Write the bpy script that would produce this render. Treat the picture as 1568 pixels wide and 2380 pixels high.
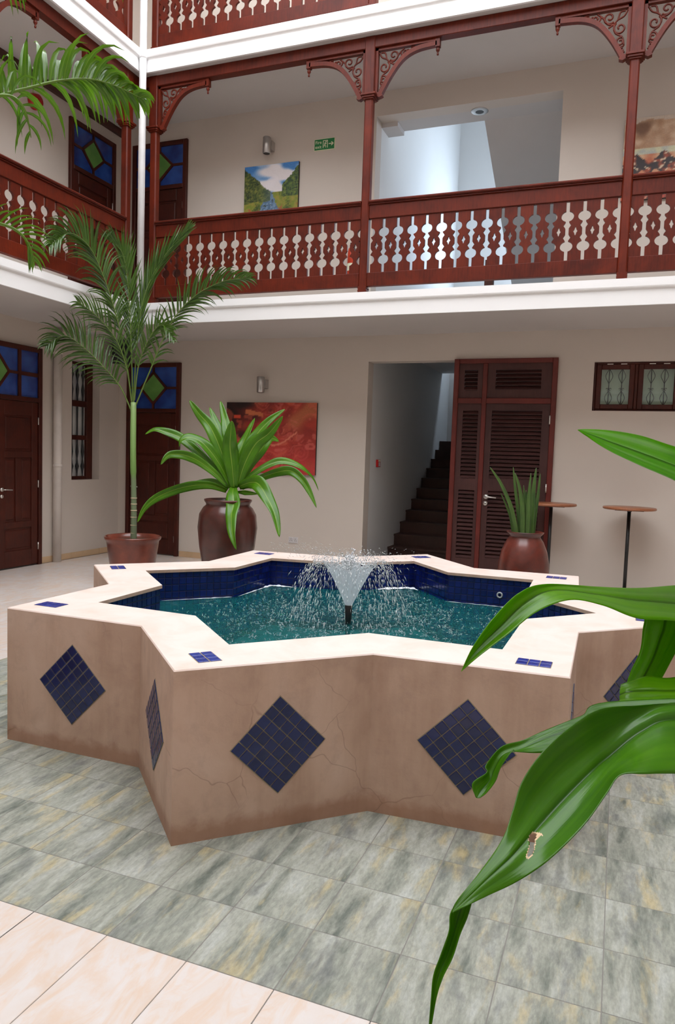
import bpy, bmesh, math, random
from mathutils import Vector, Matrix, Euler, noise
C = bpy.context.scene.collection
for o in list(bpy.data.objects): bpy.data.objects.remove(o)
SC = bpy.context.scene
PI = math.pi
rnd = random.Random(7)

# ------------------------------------------------------------------ camera
cam = bpy.data.cameras.new('camera'); camo = bpy.data.objects.new('camera', cam); C.objects.link(camo)
cam.sensor_fit = 'VERTICAL'; cam.sensor_height = 36.0
cam.lens = 36.0 * 1697.955 / 2380
cam.clip_start = 0.05
RX = Vector((0.93179, 0.36142, 0.03392)); RU = Vector((-0.05901, 0.05861, 0.99654)); RF = Vector((-0.35818, 0.93056, -0.07594))
camo.matrix_world = Matrix(((RX.x, RU.x, -RF.x, 1.67616), (RX.y, RU.y, -RF.y, -4.62674), (RX.z, RU.z, -RF.z, 1.64867), (0, 0, 0, 1)))
SC.camera = camo

# ------------------------------------------------------------------ sky, lights, exposure
SC.view_settings.view_transform = 'Standard'; SC.view_settings.look = 'None'
SC.view_settings.gamma = 1.0; SC.view_settings.use_curve_mapping = False
SC.view_settings.exposure = 0.40
world = bpy.data.worlds.new('world'); SC.world = world; world.use_nodes = True
wn = world.node_tree.nodes; wb = wn['Background']
wb.inputs['Color'].default_value = (0.95, 0.97, 1.0, 1); wb.inputs['Strength'].default_value = 4.2

# daylight entering through the window on the upper stair landing
wl = bpy.data.lights.new('stair_window_daylight','AREA'); wl.shape='RECTANGLE'; wl.size=.95; wl.size_y=1.5; wl.energy=85; wl.color=(.62,.79,1.0)
wo = bpy.data.objects.new('stair_window_daylight', wl); C.objects.link(wo); wo.location=(.26,10.18,5.7); wo.rotation_euler=(-PI/2,0,0)

# ------------------------------------------------------------------ materials
def lin(r, g, b):
    f = lambda c: (c/255/12.92) if c/255 <= .04045 else ((c/255+.055)/1.055)**2.4
    return (f(r), f(g), f(b), 1)
MATS = {}
class NT:
    def __init__(s, name):
        m = bpy.data.materials.new(name); m.use_nodes = True; s.m = m; s.t = m.node_tree; s.n = s.t.nodes
        s.p = s.n['Principled BSDF']; s.out = s.n['Material Output']; MATS[name] = m
    def node(s, ty, **kw):
        n = s.n.new(ty)
        for k, v in kw.items():
            if k.startswith('i_'): n.inputs[k[2:].replace('_', ' ')].default_value = v
            else: setattr(n, k, v)
        return n
    def link(s, a, b): s.t.links.new(a, b)
    def coords(s, kind='Object', scale=(1, 1, 1)):
        tc = s.node('ShaderNodeTexCoord'); mp = s.node('ShaderNodeMapping'); mp.inputs['Scale'].default_value = scale
        s.link(tc.outputs[kind], mp.inputs['Vector']); return mp.outputs['Vector']
    def world(s, scale=(1, 1, 1)):
        g = s.node('ShaderNodeNewGeometry'); mp = s.node('ShaderNodeMapping'); mp.inputs['Scale'].default_value = scale
        s.link(g.outputs['Position'], mp.inputs['Vector']); return mp.outputs['Vector']
    def noise(s, vec, scale, detail=4, rough=.55, dist=0):
        n = s.node('ShaderNodeTexNoise'); n.inputs['Scale'].default_value = scale; n.inputs['Detail'].default_value = detail
        n.inputs['Roughness'].default_value = rough; n.inputs['Distortion'].default_value = dist
        s.link(vec, n.inputs['Vector']); return n.outputs['Fac']
    def ramp(s, fac, stops):
        r = s.node('ShaderNodeValToRGB'); e = r.color_ramp.elements
        while len(e) < len(stops): e.new(.5)
        for i, (p, c) in enumerate(stops): e[i].position = p; e[i].color = c
        s.link(fac, r.inputs['Fac']); return r.outputs['Color']
    def mix(s, fac, a, b, mode='MIX'):
        m = s.node('ShaderNodeMix', data_type='RGBA', blend_type=mode)
        for v, i in ((fac, 0), (a, 6), (b, 7)):
            if hasattr(v, 'links'): s.link(v, m.inputs[i])
            else: m.inputs[i].default_value = v
        return m.outputs[2]
    def math(s, op, a, b=0.0, clamp=False):
        m = s.node('ShaderNodeMath', operation=op, use_clamp=clamp)
        for v, i in ((a, 0), (b, 1)):
            if hasattr(v, 'links'): s.link(v, m.inputs[i])
            else: m.inputs[i].default_value = v
        return m.outputs[0]
    def bump(s, h, strength=.3, dist=.01):
        b = s.node('ShaderNodeBump'); b.inputs['Strength'].default_value = strength; b.inputs['Distance'].default_value = dist
        s.link(h, b.inputs['Height']); s.link(b.outputs['Normal'], s.p.inputs['Normal']); return b
    def col(s, c):
        if hasattr(c, 'links'): s.link(c, s.p.inputs['Base Color'])
        else: s.p.inputs['Base Color'].default_value = c
    def set(s, **kw):
        for k, v in kw.items(): s.p.inputs[k.replace('_', ' ')].default_value = v
        return s

def plain(name, c, rough=.5, metal=0, coat=0, var=.06, vs=6, bump=0, bs=40):
    t = NT(name); v = t.coords()
    n = t.noise(v, vs, 3)
    d = tuple(x*(1-var) for x in c[:3])+(1,); l = tuple(min(1, x*(1+var)) for x in c[:3])+(1,)
    t.col(t.ramp(n, [(.3, d), (.7, l)])); t.set(Roughness=rough, Metallic=metal, Coat_Weight=coat)
    if bump: t.bump(t.noise(v, bs, 4), bump, .004)
    return t.m

def wood(name, a, b, rough=.35, coat=.35, spec=.4):
    t = NT(name); v = t.coords('Object', (1, 1, 1))
    g = t.node('ShaderNodeNewGeometry')
    inf = t.node('ShaderNodeObjectInfo')
    add = t.node('ShaderNodeVectorMath', operation='ADD'); t.link(v, add.inputs[0]); t.link(inf.outputs['Random'], add.inputs[1])
    n1 = t.noise(add.outputs[0], 3.0, 5, .6, .6)
    mp = t.node('ShaderNodeMapping'); mp.inputs['Scale'].default_value = (30, 30, 3); t.link(add.outputs[0], mp.inputs['Vector'])
    n2 = t.noise(mp.outputs[0], 2.0, 5, .6)
    f = t.math('ADD', t.math('MULTIPLY', n1, .6), t.math('MULTIPLY', n2, .4))
    f = t.math('ADD', f, t.math('MULTIPLY', t.math('SUBTRACT', inf.outputs['Random'], .5), .10))
    t.col(t.ramp(f, [(.32, a), (.68, b)])); t.set(Roughness=rough, Coat_Weight=coat, Coat_Roughness=.25, Specular_IOR_Level=spec)
    t.bump(n2, .06, .004)
    return t.m
RED = wood('mahogany', lin(68, 19, 8), lin(106, 35, 15), .42, .0, .24)
DOORW = wood('dark_door_wood', lin(54, 20, 14), lin(82, 33, 22), .42, .05, .3)
LOUV = wood('louvre_wood', lin(58, 31, 29), lin(80, 46, 43), .55, .0)
LOUVR = wood('red_frame_wood', lin(84, 28, 22), lin(112, 40, 32), .5, .05)
BEAM = wood('dark_beam_wood', lin(58, 30, 24), lin(82, 46, 38), .5, .1)
TABLEW = wood('table_wood', lin(132, 78, 50), lin(170, 108, 74), .4, .2)
STAIRW = wood('stair_wood', lin(52, 32, 26), lin(74, 46, 38), .5, .1)

def wallmat(name, c, var=.04):
    t = NT(name); v = t.world()
    n = t.noise(v, .9, 5, .6); n2 = t.noise(v, 60, 3)
    t.col(t.ramp(n, [(.3, tuple(x*(1-var) for x in c[:3])+(1,)), (.7, c)])); t.set(Roughness=.7)
    t.bump(n2, .08, .003); return t.m
WALL = wallmat('cream_wall', (.64, .568, .505, 1))
CEIL = wallmat('ceiling_paint', (.60, .565, .545, 1))
GFLOOR = plain('gallery_floor_tile', (.86, .80, .75, 1), .4)
WHITE = wallmat('white_trim_paint', (.90, .89, .89, 1), .02)
STAIRWALL = wallmat('stairwell_paint', (.76, .76, .75, 1), .03)
PIPEW = plain('white_pipe', (.86, .86, .87, 1), .4)
PIPEC = plain('cream_pipe', (.70, .64, .59, 1), .5)
BASETILE = plain('baseboard_tile', lin(204, 172, 136), .35, var=.10, vs=3)
GROUT = plain('floor_grout', lin(128, 122, 118), .9)
GROUT2 = plain('pale_floor_grout', lin(132, 129, 124), .9)
STEEL = plain('brushed_steel', (.55, .54, .53, 1), .35, 1)
BLACK = plain('black_metal', (.012, .012, .013, 1), .4)
IRON = plain('wrought_iron', (.02, .022, .025, 1), .5)
REDPL = plain('red_plastic', lin(178, 22, 26), .3)
SOCK = plain('socket_plastic', lin(205, 200, 200), .4)
SOIL = plain('soil', lin(88, 60, 44), .9, var=.3, vs=40, bump=.6)
SIGNG = plain('sign_green', lin(16, 122, 62), .4)
SIGNW = plain('sign_white', lin(236, 236, 206), .4)
HANDLE = plain('satin_nickel', (.72, .70, .66, 1), .3, .8)
DARKV = plain('dark_black_plastic', (.02, .02, .022, 1), .4)
CANVASEDGE = plain('canvas_edge', lin(40, 26, 24), .8)

def glass(name, c1, c2, rough=.12):
    t = NT(name); v = t.coords('Object', (1, 1, 1)); n = t.noise(v, 70, 3, .6); n0 = t.noise(v, 3, 2)
    t.col(t.ramp(n0, [(.35, c1), (.65, c2)])); t.set(Roughness=rough, Specular_IOR_Level=.6)
    t.bump(n, .5, .006); return t.m
BLUEG = glass('blue_glass', lin(26, 48, 120), lin(44, 88, 176))
GREENG = glass('green_glass', lin(92, 146, 72), lin(116, 170, 84))
PALEG = glass('frosted_glass', lin(176, 178, 178), lin(206, 208, 206), .4)
PALEREFL = plain('pale_green_reflection', lin(226, 236, 222), .6)
def clear_glass():
    t = NT('clear_glass'); fr = t.node('ShaderNodeFresnel', i_IOR=1.5); tr = t.node('ShaderNodeBsdfTransparent'); gl = t.node('ShaderNodeBsdfGlossy', i_Roughness=.02)
    tr.inputs['Color'].default_value = (.9, .95, .92, 1)
    mx = t.node('ShaderNodeMixShader'); t.link(fr.outputs[0], mx.inputs[0]); t.link(tr.outputs[0], mx.inputs[1]); t.link(gl.outputs[0], mx.inputs[2])
    t.link(mx.outputs[0], t.out.inputs['Surface']); return t.m
CLEAR = clear_glass()

def floor_tile(name, kind):
    t = NT(name); inf = t.node('ShaderNodeObjectInfo')
    g = t.node('ShaderNodeNewGeometry')
    off = t.node('ShaderNodeVectorMath', operation='SCALE'); comb = t.node('ShaderNodeCombineXYZ')
    t.link(inf.outputs['Random'], comb.inputs[0]); t.link(inf.outputs['Random'], comb.inputs[2]); t.link(comb.outputs[0], off.inputs[0]); off.inputs['Scale'].default_value = 40
    add = t.node('ShaderNodeVectorMath', operation='ADD'); t.link(g.outputs['Position'], add.inputs[0]); t.link(off.outputs[0], add.inputs[1])
    def mp(sc):
        m = t.node('ShaderNodeMapping'); m.inputs['Scale'].default_value = sc; t.link(add.outputs[0], m.inputs['Vector']); return m.outputs[0]
    if kind == 'green':
        n1 = t.noise(mp((2.3, .48, 1)), 5.5, 8, .66, .25)
        base = t.ramp(n1, [(.33, lin(98, 105, 97)), (.43, lin(132, 136, 126)), (.53, lin(156, 158, 147)), (.66, lin(172, 175, 168))])
        n2 = t.noise(mp((2.0, .5, 1)), 6.5, 6, .62, .3)
        c = t.mix(t.ramp(n2, [(.54, (0, 0, 0, 1)), (.68, (.6, .6, .6, 1))]), base, lin(190, 172, 124))
        n3 = t.noise(mp((1.9, .6, 1)), 5.6, 7, .64, .3)
        c = t.mix(t.ramp(n3, [(.30, (.8, .8, .8, 1)), (.46, (0, 0, 0, 1))]), c, lin(104, 108, 107))
        n4 = t.noise(mp((2.2, .8, 1)), 38, 5, .7); c = t.mix(.38, c, t.ramp(n4, [(.32, (.25, .25, .25, 1)), (.68, (.75, .75, .75, 1))]), 'OVERLAY')
        t.col(c); t.set(Roughness=.42); t.bump(t.noise(mp((1, .7, 1)), 55, 6, .75), .45, .004)
    else:
        n1 = t.noise(mp((1, 1, 1)), 4, 6, .6, 1.2)
        mpv = mp((1.6, .5, 1)); n2 = t.noise(mpv, 7, 6, .65, 1.5)
        base = t.ramp(n1, [(.3, lin(214, 200, 190)), (.6, lin(218, 210, 206))])
        c = t.mix(t.ramp(n2, [(.45, (0, 0, 0, 1)), (.62, (.55, .55, .55, 1))]), base, lin(216, 186, 160))
        t.col(c); t.set(Roughness=.3); t.bump(n2, .1, .003)
    return t.m
GTILE = floor_tile('green_slate_tile', 'green'); CTILE = floor_tile('cream_marble_tile', 'cream')

def plaster():
    t = NT('pink_plaster'); v = t.world()
    n1 = t.noise(v, 2.2, 6, .6, .4); n2 = t.noise(v, 9, 6, .65, .3); n3 = t.noise(v, 90, 4)
    base = t.ramp(n1, [(.3, lin(186, 154, 135)), (.5, lin(203, 172, 152)), (.7, lin(212, 184, 166))])
    st = t.world((1, 1, .16)); n4 = t.noise(st, 6, 4, .6)
    c = t.mix(t.ramp(n4, [(.45, (0, 0, 0, 1)), (.72, (.38, .38, .38, 1))]), base, lin(146, 106, 82))
    c = t.mix(t.ramp(n2, [(.5, (0, 0, 0, 1)), (.75, (.35, .35, .35, 1))]), c, lin(158, 130, 118))
    # damp rising dirt along the foot: a real stain with a ragged edge
    sx = t.node('ShaderNodeSeparateXYZ'); g = t.node('ShaderNodeNewGeometry'); t.link(g.outputs['Position'], sx.inputs[0])
    h = t.math('SUBTRACT', sx.outputs['Z'], t.math('MULTIPLY', n2, .10))
    c = t.mix(t.ramp(h, [(0, (.5, .5, .5, 1)), (.05, (0, 0, 0, 1))]), c, lin(150, 98, 68))
    # hairline cracks
    vo = t.node('ShaderNodeTexVoronoi', feature='DISTANCE_TO_EDGE'); vo.inputs['Scale'].default_value = 2.6
    wv = t.node('ShaderNodeVectorMath', operation='ADD'); ns = t.node('ShaderNodeTexNoise'); ns.inputs['Scale'].default_value = 6
    t.link(v, ns.inputs['Vector']); sc = t.node('ShaderNodeVectorMath', operation='SCALE'); sc.inputs['Scale'].default_value = .14
    t.link(ns.outputs['Color'], sc.inputs[0]); t.link(v, wv.inputs[0]); t.link(sc.outputs[0], wv.inputs[1]); t.link(wv.outputs[0], vo.inputs['Vector'])
    crack = t.math('MULTIPLY', t.ramp(vo.outputs['Distance'], [(0.0, (1, 1, 1, 1)), (.008, (0, 0, 0, 1))]), t.ramp(t.noise(v, 1.7, 3), [(.52, (0, 0, 0, 1)), (.62, (.4, .4, .4, 1))]))
    c = t.mix(crack, c, lin(112, 78, 62))
    # upward-facing plaster is a paler pink
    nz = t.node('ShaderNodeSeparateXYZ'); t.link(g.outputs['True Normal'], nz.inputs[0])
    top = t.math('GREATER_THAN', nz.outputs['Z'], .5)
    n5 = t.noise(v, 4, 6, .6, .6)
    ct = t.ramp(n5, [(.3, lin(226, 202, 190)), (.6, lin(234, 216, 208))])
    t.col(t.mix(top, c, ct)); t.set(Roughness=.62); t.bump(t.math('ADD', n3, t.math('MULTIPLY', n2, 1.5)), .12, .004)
    return t.m
PLASTER = plaster()
def glazed(name, a, b, rough=.16):
    t = NT(name); v = t.coords(); inf = t.node('ShaderNodeObjectInfo'); g = t.node('ShaderNodeNewGeometry')
    n = t.noise(v, 18, 3)
    f = t.math('ADD', t.math('MULTIPLY', n, .5), t.math('MULTIPLY', t.math('ADD', inf.outputs['Random'], g.outputs['Random Per Island']), .28))
    t.col(t.ramp(f, [(.2, a), (.85, b)])); t.set(Roughness=rough, Specular_IOR_Level=.55)
    t.bump(t.noise(v, 30, 2), .12, .004); return t.m
COBALT = glazed('cobalt_glaze', lin(18, 25, 64), lin(32, 45, 104))
COBALT2 = glazed('pool_cobalt_glaze', lin(10, 14, 56), lin(22, 36, 112), .14)
COBALT3 = glazed('coping_cobalt_glaze', lin(30, 38, 116), lin(50, 66, 156), .2)
TGROUT = plain('mosaic_grout', lin(150, 138, 112), .85)
PGROUT = plain('pool_grout', lin(34, 36, 62), .85)
POOLB = plain('pool_bottom', lin(40, 140, 138), .5, var=.15, vs=3)

def jarmat(name, a, b):
    t = NT(name); v = t.coords(); n = t.noise(v, 3.0, 5, .6, .5)
    t.col(t.ramp(n, [(.35, a), (.65, b)])); t.set(Roughness=.28, Coat_Weight=.4, Coat_Roughness=.15)
    t.bump(t.noise(v, 25, 3), .08, .004); return t.m
JARM = jarmat('glazed_brown_jar', lin(58, 30, 26), lin(92, 44, 36)); POTM = jarmat('reddish_pot', lin(92, 42, 32), lin(132, 66, 48))
JAR2 = jarmat('glazed_red_brown_jar', lin(60, 34, 32), lin(118, 48, 34))

def leafmat(name, a, b, mid, rough=.3, trans=.25, stripes=26):
    t = NT(name); uv = t.node('ShaderNodeUVMap'); s = t.node('ShaderNodeSeparateXYZ'); t.link(uv.outputs[0], s.inputs[0])
    inf = t.node('ShaderNodeObjectInfo')
    mp = t.node('ShaderNodeMapping'); mp.inputs['Scale'].default_value = (stripes, 1.5, 1); t.link(uv.outputs[0], mp.inputs['Vector'])
    n = t.noise(mp.outputs[0], 1.0, 3); n0 = t.noise(t.coords(), 4, 3)
    f = t.math('ADD', t.math('MULTIPLY', n, .55), t.math('MULTIPLY', n0, .45))
    c = t.ramp(f, [(.3, a), (.7, b)])
    m = t.math('ABSOLUTE', t.math('SUBTRACT', s.outputs['X'], .5))
    c = t.mix(t.ramp(m, [(.018, (.8, .8, .8, 1)), (.05, (0, 0, 0, 1))]), c, mid)
    t.col(c); t.set(Roughness=rough, Specular_IOR_Level=.5)
    t.bump(n, .25, .003)
    tr = t.node('ShaderNodeBsdfTranslucent'); t.link(t.mix(1.0, c, (1.6, 1.7, .6, 1), 'MULTIPLY'), tr.inputs['Color'])
    mx = t.node('ShaderNodeMixShader'); mx.inputs[0].default_value = trans
    t.link(t.p.outputs[0], mx.inputs[1]); t.link(tr.outputs[0], mx.inputs[2]); t.link(mx.outputs[0], t.out.inputs['Surface']); return t.m
DRAC = leafmat('dracaena_leaf', lin(54, 106, 12), lin(100, 154, 28), lin(150, 178, 70), .26, .28)
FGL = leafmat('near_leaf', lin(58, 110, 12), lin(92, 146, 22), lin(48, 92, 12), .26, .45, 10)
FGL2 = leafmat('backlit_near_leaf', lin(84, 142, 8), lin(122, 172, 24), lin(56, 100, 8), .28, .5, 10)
PALML = leafmat('palm_leaf', lin(30, 58, 12), lin(74, 108, 32), lin(120, 142, 76), .22, .2, 3)
PALM2 = leafmat('near_palm_leaf', lin(52, 94, 16), lin(98, 138, 28), lin(120, 152, 60), .2, .3, 3)
SNAKEL = leafmat('snake_plant_leaf', lin(36, 64, 34), lin(92, 122, 54), lin(80, 112, 52), .35, .06, 2)
BROWNL = plain('withered_leaf', lin(206, 176, 140), .7, var=.3, vs=60)
def trunkmat():
    t = NT('palm_trunk'); s = t.node('ShaderNodeSeparateXYZ'); t.link(t.coords(), s.inputs[0])
    n = t.noise(t.coords(), 8, 4)
    zr = t.math('ADD', s.outputs['Z'], t.math('MULTIPLY', n, .06))
    c = t.ramp(t.math('DIVIDE', zr, 2.6), [(.0, lin(104, 112, 92)), (.50, lin(110, 126, 92)), (.53, lin(104, 138, 70)), (.78, lin(128, 160, 92)), (1.0, lin(150, 172, 120))])
    t.col(c); t.set(Roughness=.4); return t.m
TRUNK = trunkmat()
RING = plain('trunk_scar', lin(196, 180, 150), .7)

def water_mats():
    t = NT('pool_water'); v = t.world(); n = t.noise(v, 16, 4, .6, .6); n2 = t.noise(v, 55, 3, .6)
    h = t.math('ADD', n, t.math('MULTIPLY', n2, .35))
    b = t.node('ShaderNodeBump'); b.inputs['Strength'].default_value = .55; b.inputs['Distance'].default_value = .02; t.link(h, b.inputs['Height'])
    fr = t.node('ShaderNodeFresnel', i_IOR=1.33); tr = t.node('ShaderNodeBsdfTransparent'); tr.inputs['Color'].default_value = (.60, .88, .87, 1)
    gl = t.node('ShaderNodeBsdfGlossy', i_Roughness=.05)
    for x in (fr, gl): t.link(b.outputs[0], x.inputs['Normal'])
    df = t.node('ShaderNodeBsdfDiffuse'); df.inputs['Color'].default_value = lin(24, 98, 102)
    m0 = t.node('ShaderNodeMixShader'); m0.inputs[0].default_value = .52; t.link(tr.outputs[0], m0.inputs[1]); t.link(df.outputs[0], m0.inputs[2])
    mx = t.node('ShaderNodeMixShader'); t.link(t.math('MULTIPLY', fr.outputs[0], .6), mx.inputs[0]); t.link(m0.outputs[0], mx.inputs[1]); t.link(gl.outputs[0], mx.inputs[2])
    t.link(mx.outputs[0], t.out.inputs['Surface'])
    t = NT('water_film'); uv = t.node('ShaderNodeUVMap'); mp = t.node('ShaderNodeMapping'); mp.inputs['Scale'].default_value = (60, 3, 1); t.link(uv.outputs[0], mp.inputs[0])
    n = t.noise(mp.outputs[0], 1, 4, .6); s = t.node('ShaderNodeSeparateXYZ'); t.link(uv.outputs[0], s.inputs[0])
    tr = t.node('ShaderNodeBsdfTransparent'); df = t.node('ShaderNodeBsdfDiffuse'); df.inputs['Color'].default_value = (.86, .90, .95, 1)
    tl = t.node('ShaderNodeBsdfTranslucent'); tl.inputs['Color'].default_value = (.86, .90, .95, 1)
    gl = t.node('ShaderNodeBsdfGlossy', i_Roughness=.15)
    a = t.node('ShaderNodeMixShader'); a.inputs[0].default_value = .5; t.link(df.outputs[0], a.inputs[1]); t.link(tl.outputs[0], a.inputs[2])
    a2 = t.node('ShaderNodeMixShader'); a2.inputs[0].default_value = .2; t.link(a.outputs[0], a2.inputs[1]); t.link(gl.outputs[0], a2.inputs[2])
    f = t.math('MULTIPLY', t.ramp(n, [(.3, (.62, .62, .62, 1)), (.7, (.92, .92, .92, 1))]), t.math('SUBTRACT', 1.15, t.math('MULTIPLY', s.outputs['Y'], .45)))
    mx = t.node('ShaderNodeMixShader'); t.link(f, mx.inputs[0]); t.link(tr.outputs[0], mx.inputs[1]); t.link(a2.outputs[0], mx.inputs[2])
    t.link(mx.outputs[0], t.out.inputs['Surface'])
    t = NT('water_drop'); tr = t.node('ShaderNodeBsdfTransparent'); gl = t.node('ShaderNodeBsdfGlossy', i_Roughness=.08); df = t.node('ShaderNodeBsdfDiffuse'); df.inputs['Color'].default_value = (.92, .95, .98, 1)
    a = t.node('ShaderNodeMixShader'); a.inputs[0].default_value = .45; t.link(gl.outputs[0], a.inputs[1]); t.link(df.outputs[0], a.inputs[2])
    mx = t.node('ShaderNodeMixShader'); mx.inputs[0].default_value = .72; t.link(tr.outputs[0], mx.inputs[1]); t.link(a.outputs[0], mx.inputs[2])
    t.link(mx.outputs[0], t.out.inputs['Surface'])
water_mats()
WATER, FILM, DROP = MATS['pool_water'], MATS['water_film'], MATS['water_drop']
FOAM_GLINT = plain('white_foam_glint', (.82, .85, .90, 1), .6, bump=.5)
def vcol_mat():
    t = NT('painted_canvas'); a = t.node('ShaderNodeVertexColor', layer_name='paint'); v = t.coords(); n = t.noise(v, 60, 4, .6, 1.0)
    t.col(t.mix(.18, a.outputs[0], t.ramp(n, [(.3, (.15, .15, .15, 1)), (.7, (.85, .85, .85, 1))]), 'OVERLAY')); t.set(Roughness=.45); t.bump(n, .25, .004); return t.m
CANVAS = vcol_mat()

# ------------------------------------------------------------------ mesh helpers
class MB:
    def __init__(s): s.v = []; s.f = []; s.mi = []; s.sm = []; s.uv = {}
    def add(s, vs, fs, mat=0, smooth=False):
        b = len(s.v); s.v += [tuple(p) for p in vs]
        for f in fs: s.f.append(tuple(b+i for i in f)); s.mi.append(mat); s.sm.append(smooth)
        return b
    def box(s, x0, y0, z0, x1, y1, z1, mat=0):
        s.add([(x0,y0,z0),(x1,y0,z0),(x1,y1,z0),(x0,y1,z0),(x0,y0,z1),(x1,y0,z1),(x1,y1,z1),(x0,y1,z1)],
              [(0,3,2,1),(4,5,6,7),(0,1,5,4),(1,2,6,5),(2,3,7,6),(3,0,4,7)], mat); return s
    def cbox(s, x0, y0, z0, x1, y1, z1, c=.006, mat=0):   # box with eased front (-y) edges
        pts = [(x0,z0),(x1,z0),(x1,z1),(x0,z1)]; q = [(x0+c,z0+c),(x1-c,z0+c),(x1-c,z1-c),(x0+c,z1-c)]
        vs = [(a,y1,b) for a,b in pts]+[(a,y0+c,b) for a,b in pts]+[(a,y0,b) for a,b in q]
        fs = [(0,3,2,1)[::-1],(8,9,10,11)]
        for i in range(4):
            j=(i+1)%4; fs += [(i,j,4+j,4+i)[::-1],(4+i,4+j,8+j,8+i)[::-1]]
        s.add(vs, fs, mat); return s
    def prism(s, poly, P, mat=0):
        n = len(poly); vs = [P(a,b,0) for a,b in poly]+[P(a,b,1) for a,b in poly]
        s.add(vs, [tuple(range(n)), tuple(range(2*n-1,n-1,-1))]+[(i,n+i,n+(i+1)%n,(i+1)%n) for i in range(n)], mat); return s
    def lathe(s, prof, n=32, c=(0,0), mat=0, smooth=True):
        vs = []
        for r,z in prof:
            for k in range(n): a=2*PI*k/n; vs.append((c[0]+r*math.cos(a), c[1]+r*math.sin(a), z))
        fs = [(i*n+k, i*n+(k+1)%n, (i+1)*n+(k+1)%n, (i+1)*n+k) for i in range(len(prof)-1) for k in range(n)]
        s.add(vs, fs, mat, smooth); return s
    def disc(s, r, z, n=32, c=(0,0), mat=0, up=True):
        f = tuple(range(n)); s.add([(c[0]+r*math.cos(2*PI*k/n), c[1]+r*math.sin(2*PI*k/n), z) for k in range(n)], [f if up else f[::-1]], mat); return s
    def tube(s, path, rad, n=6, mat=0, smooth=True, cap=True, flat=1.0):
        path = [Vector(p) for p in path]; m = len(path); vs = []; prev = None
        for i,p in enumerate(path):
            t = (path[min(i+1,m-1)]-path[max(i-1,0)]).normalized()
            if prev is None: prev = t.orthogonal().normalized()
            u = (prev - t*prev.dot(t)).normalized(); prev = u; w = t.cross(u)
            r = rad(i/(m-1)) if callable(rad) else rad
            for k in range(n):
                a = 2*PI*k/n; vs.append(p+u*(r*math.cos(a))+w*(r*flat*math.sin(a)))
        fs = [(i*n+k, i*n+(k+1)%n, (i+1)*n+(k+1)%n, (i+1)*n+k) for i in range(m-1) for k in range(n)]
        if cap: fs += [tuple(range(n))[::-1], tuple((m-1)*n+k for k in range(n))]
        s.add(vs, fs, mat, smooth); return s
    def bar(s, p, q, w, y0, y1, mat=0):      # flat bar in the x-z plane from p to q
        d = Vector((q[0]-p[0], q[1]-p[1])); d.normalize(); nx, nz = -d.y*w/2, d.x*w/2
        poly = [(p[0]-nx,p[1]-nz),(q[0]-nx,q[1]-nz),(q[0]+nx,q[1]+nz),(p[0]+nx,p[1]+nz)]
        s.prism(poly, lambda a,b,t: (a, y0+(y1-y0)*t, b), mat); return s
    def sheet(s, rows, mat=0, smooth=True, skip=None, matf=None):   # rows of equal length; stores UVs
        n = len(rows[0]); b = len(s.v)
        for i,r in enumerate(rows):
            for k,p in enumerate(r): s.v.append(tuple(p)); s.uv[b+i*n+k] = (k/(n-1), i/(len(rows)-1))
        for i in range(len(rows)-1):
            for k in range(n-1):
                if skip and skip(i,k): continue
                s.f.append((b+i*n+k, b+i*n+k+1, b+(i+1)*n+k+1, b+(i+1)*n+k)); s.mi.append(matf(i,k) if matf else mat); s.sm.append(smooth)
        return s
    def mesh(s, name, mats):
        me = bpy.data.meshes.new(name); me.from_pydata(s.v, [], s.f)
        for m in (mats if isinstance(mats,(list,tuple)) else [mats]): me.materials.append(m)
        me.polygons.foreach_set('material_index', s.mi); me.polygons.foreach_set('use_smooth', s.sm)
        if s.uv:
            l = me.uv_layers.new(name='UVMap'); 
            for lp in me.loops: l.data[lp.index].uv = s.uv.get(lp.vertex_index, (0,0))
        me.update(); return me
    def build(s, name, mats, parent=None, loc=None, label=None, cat=None, group=None, kind=None):
        return link(name, s.mesh(name, mats), parent, loc, label, cat, group, kind)
def link(name, me, parent=None, loc=None, label=None, cat=None, group=None, kind=None):
    o = bpy.data.objects.new(name, me); C.objects.link(o)
    if parent: o.parent = parent
    if loc: o.location = loc
    for k,v in (('label',label),('category',cat),('group',group),('kind',kind)):
        if v: o[k] = v
    return o
def thing(name, label, cat, loc=(0,0,0), rz=0, group=None, kind=None):
    o = link(name, None, None, loc, label, cat, group, kind); o.rotation_euler = (0,0,rz); o.empty_display_size = .2; return o
def copy_tree(o, parent=None):
    c = o.copy(); C.objects.link(c)
    if parent: c.parent = parent
    for ch in list(o.children): copy_tree(ch, c)
    return c
def copy_thing(o, label, loc, rz=0, group=None):
    c = copy_tree(o); c.location = loc; c.rotation_euler = (0,0,rz); c['label'] = label
    if group: c['group'] = group
    return c
def structure(mb, name, mats, label=None): return mb.build(name, mats, kind='structure', label=label)
def crom(P, n):      # Catmull-Rom through tuples -> n samples
    P = [Vector(p) for p in P]; m = len(P)-1; out = []
    for j in range(n):
        t = j/(n-1)*m; i = min(int(t), m-1); u = t-i
        p0,p1,p2,p3 = P[max(i-1,0)],P[i],P[i+1],P[min(i+2,m)]
        out.append(.5*((2*p1)+(p2-p0)*u+(2*p0-5*p1+4*p2-p3)*u*u+(3*p1-p0-3*p2+p3)*u**3))
    return out
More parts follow.
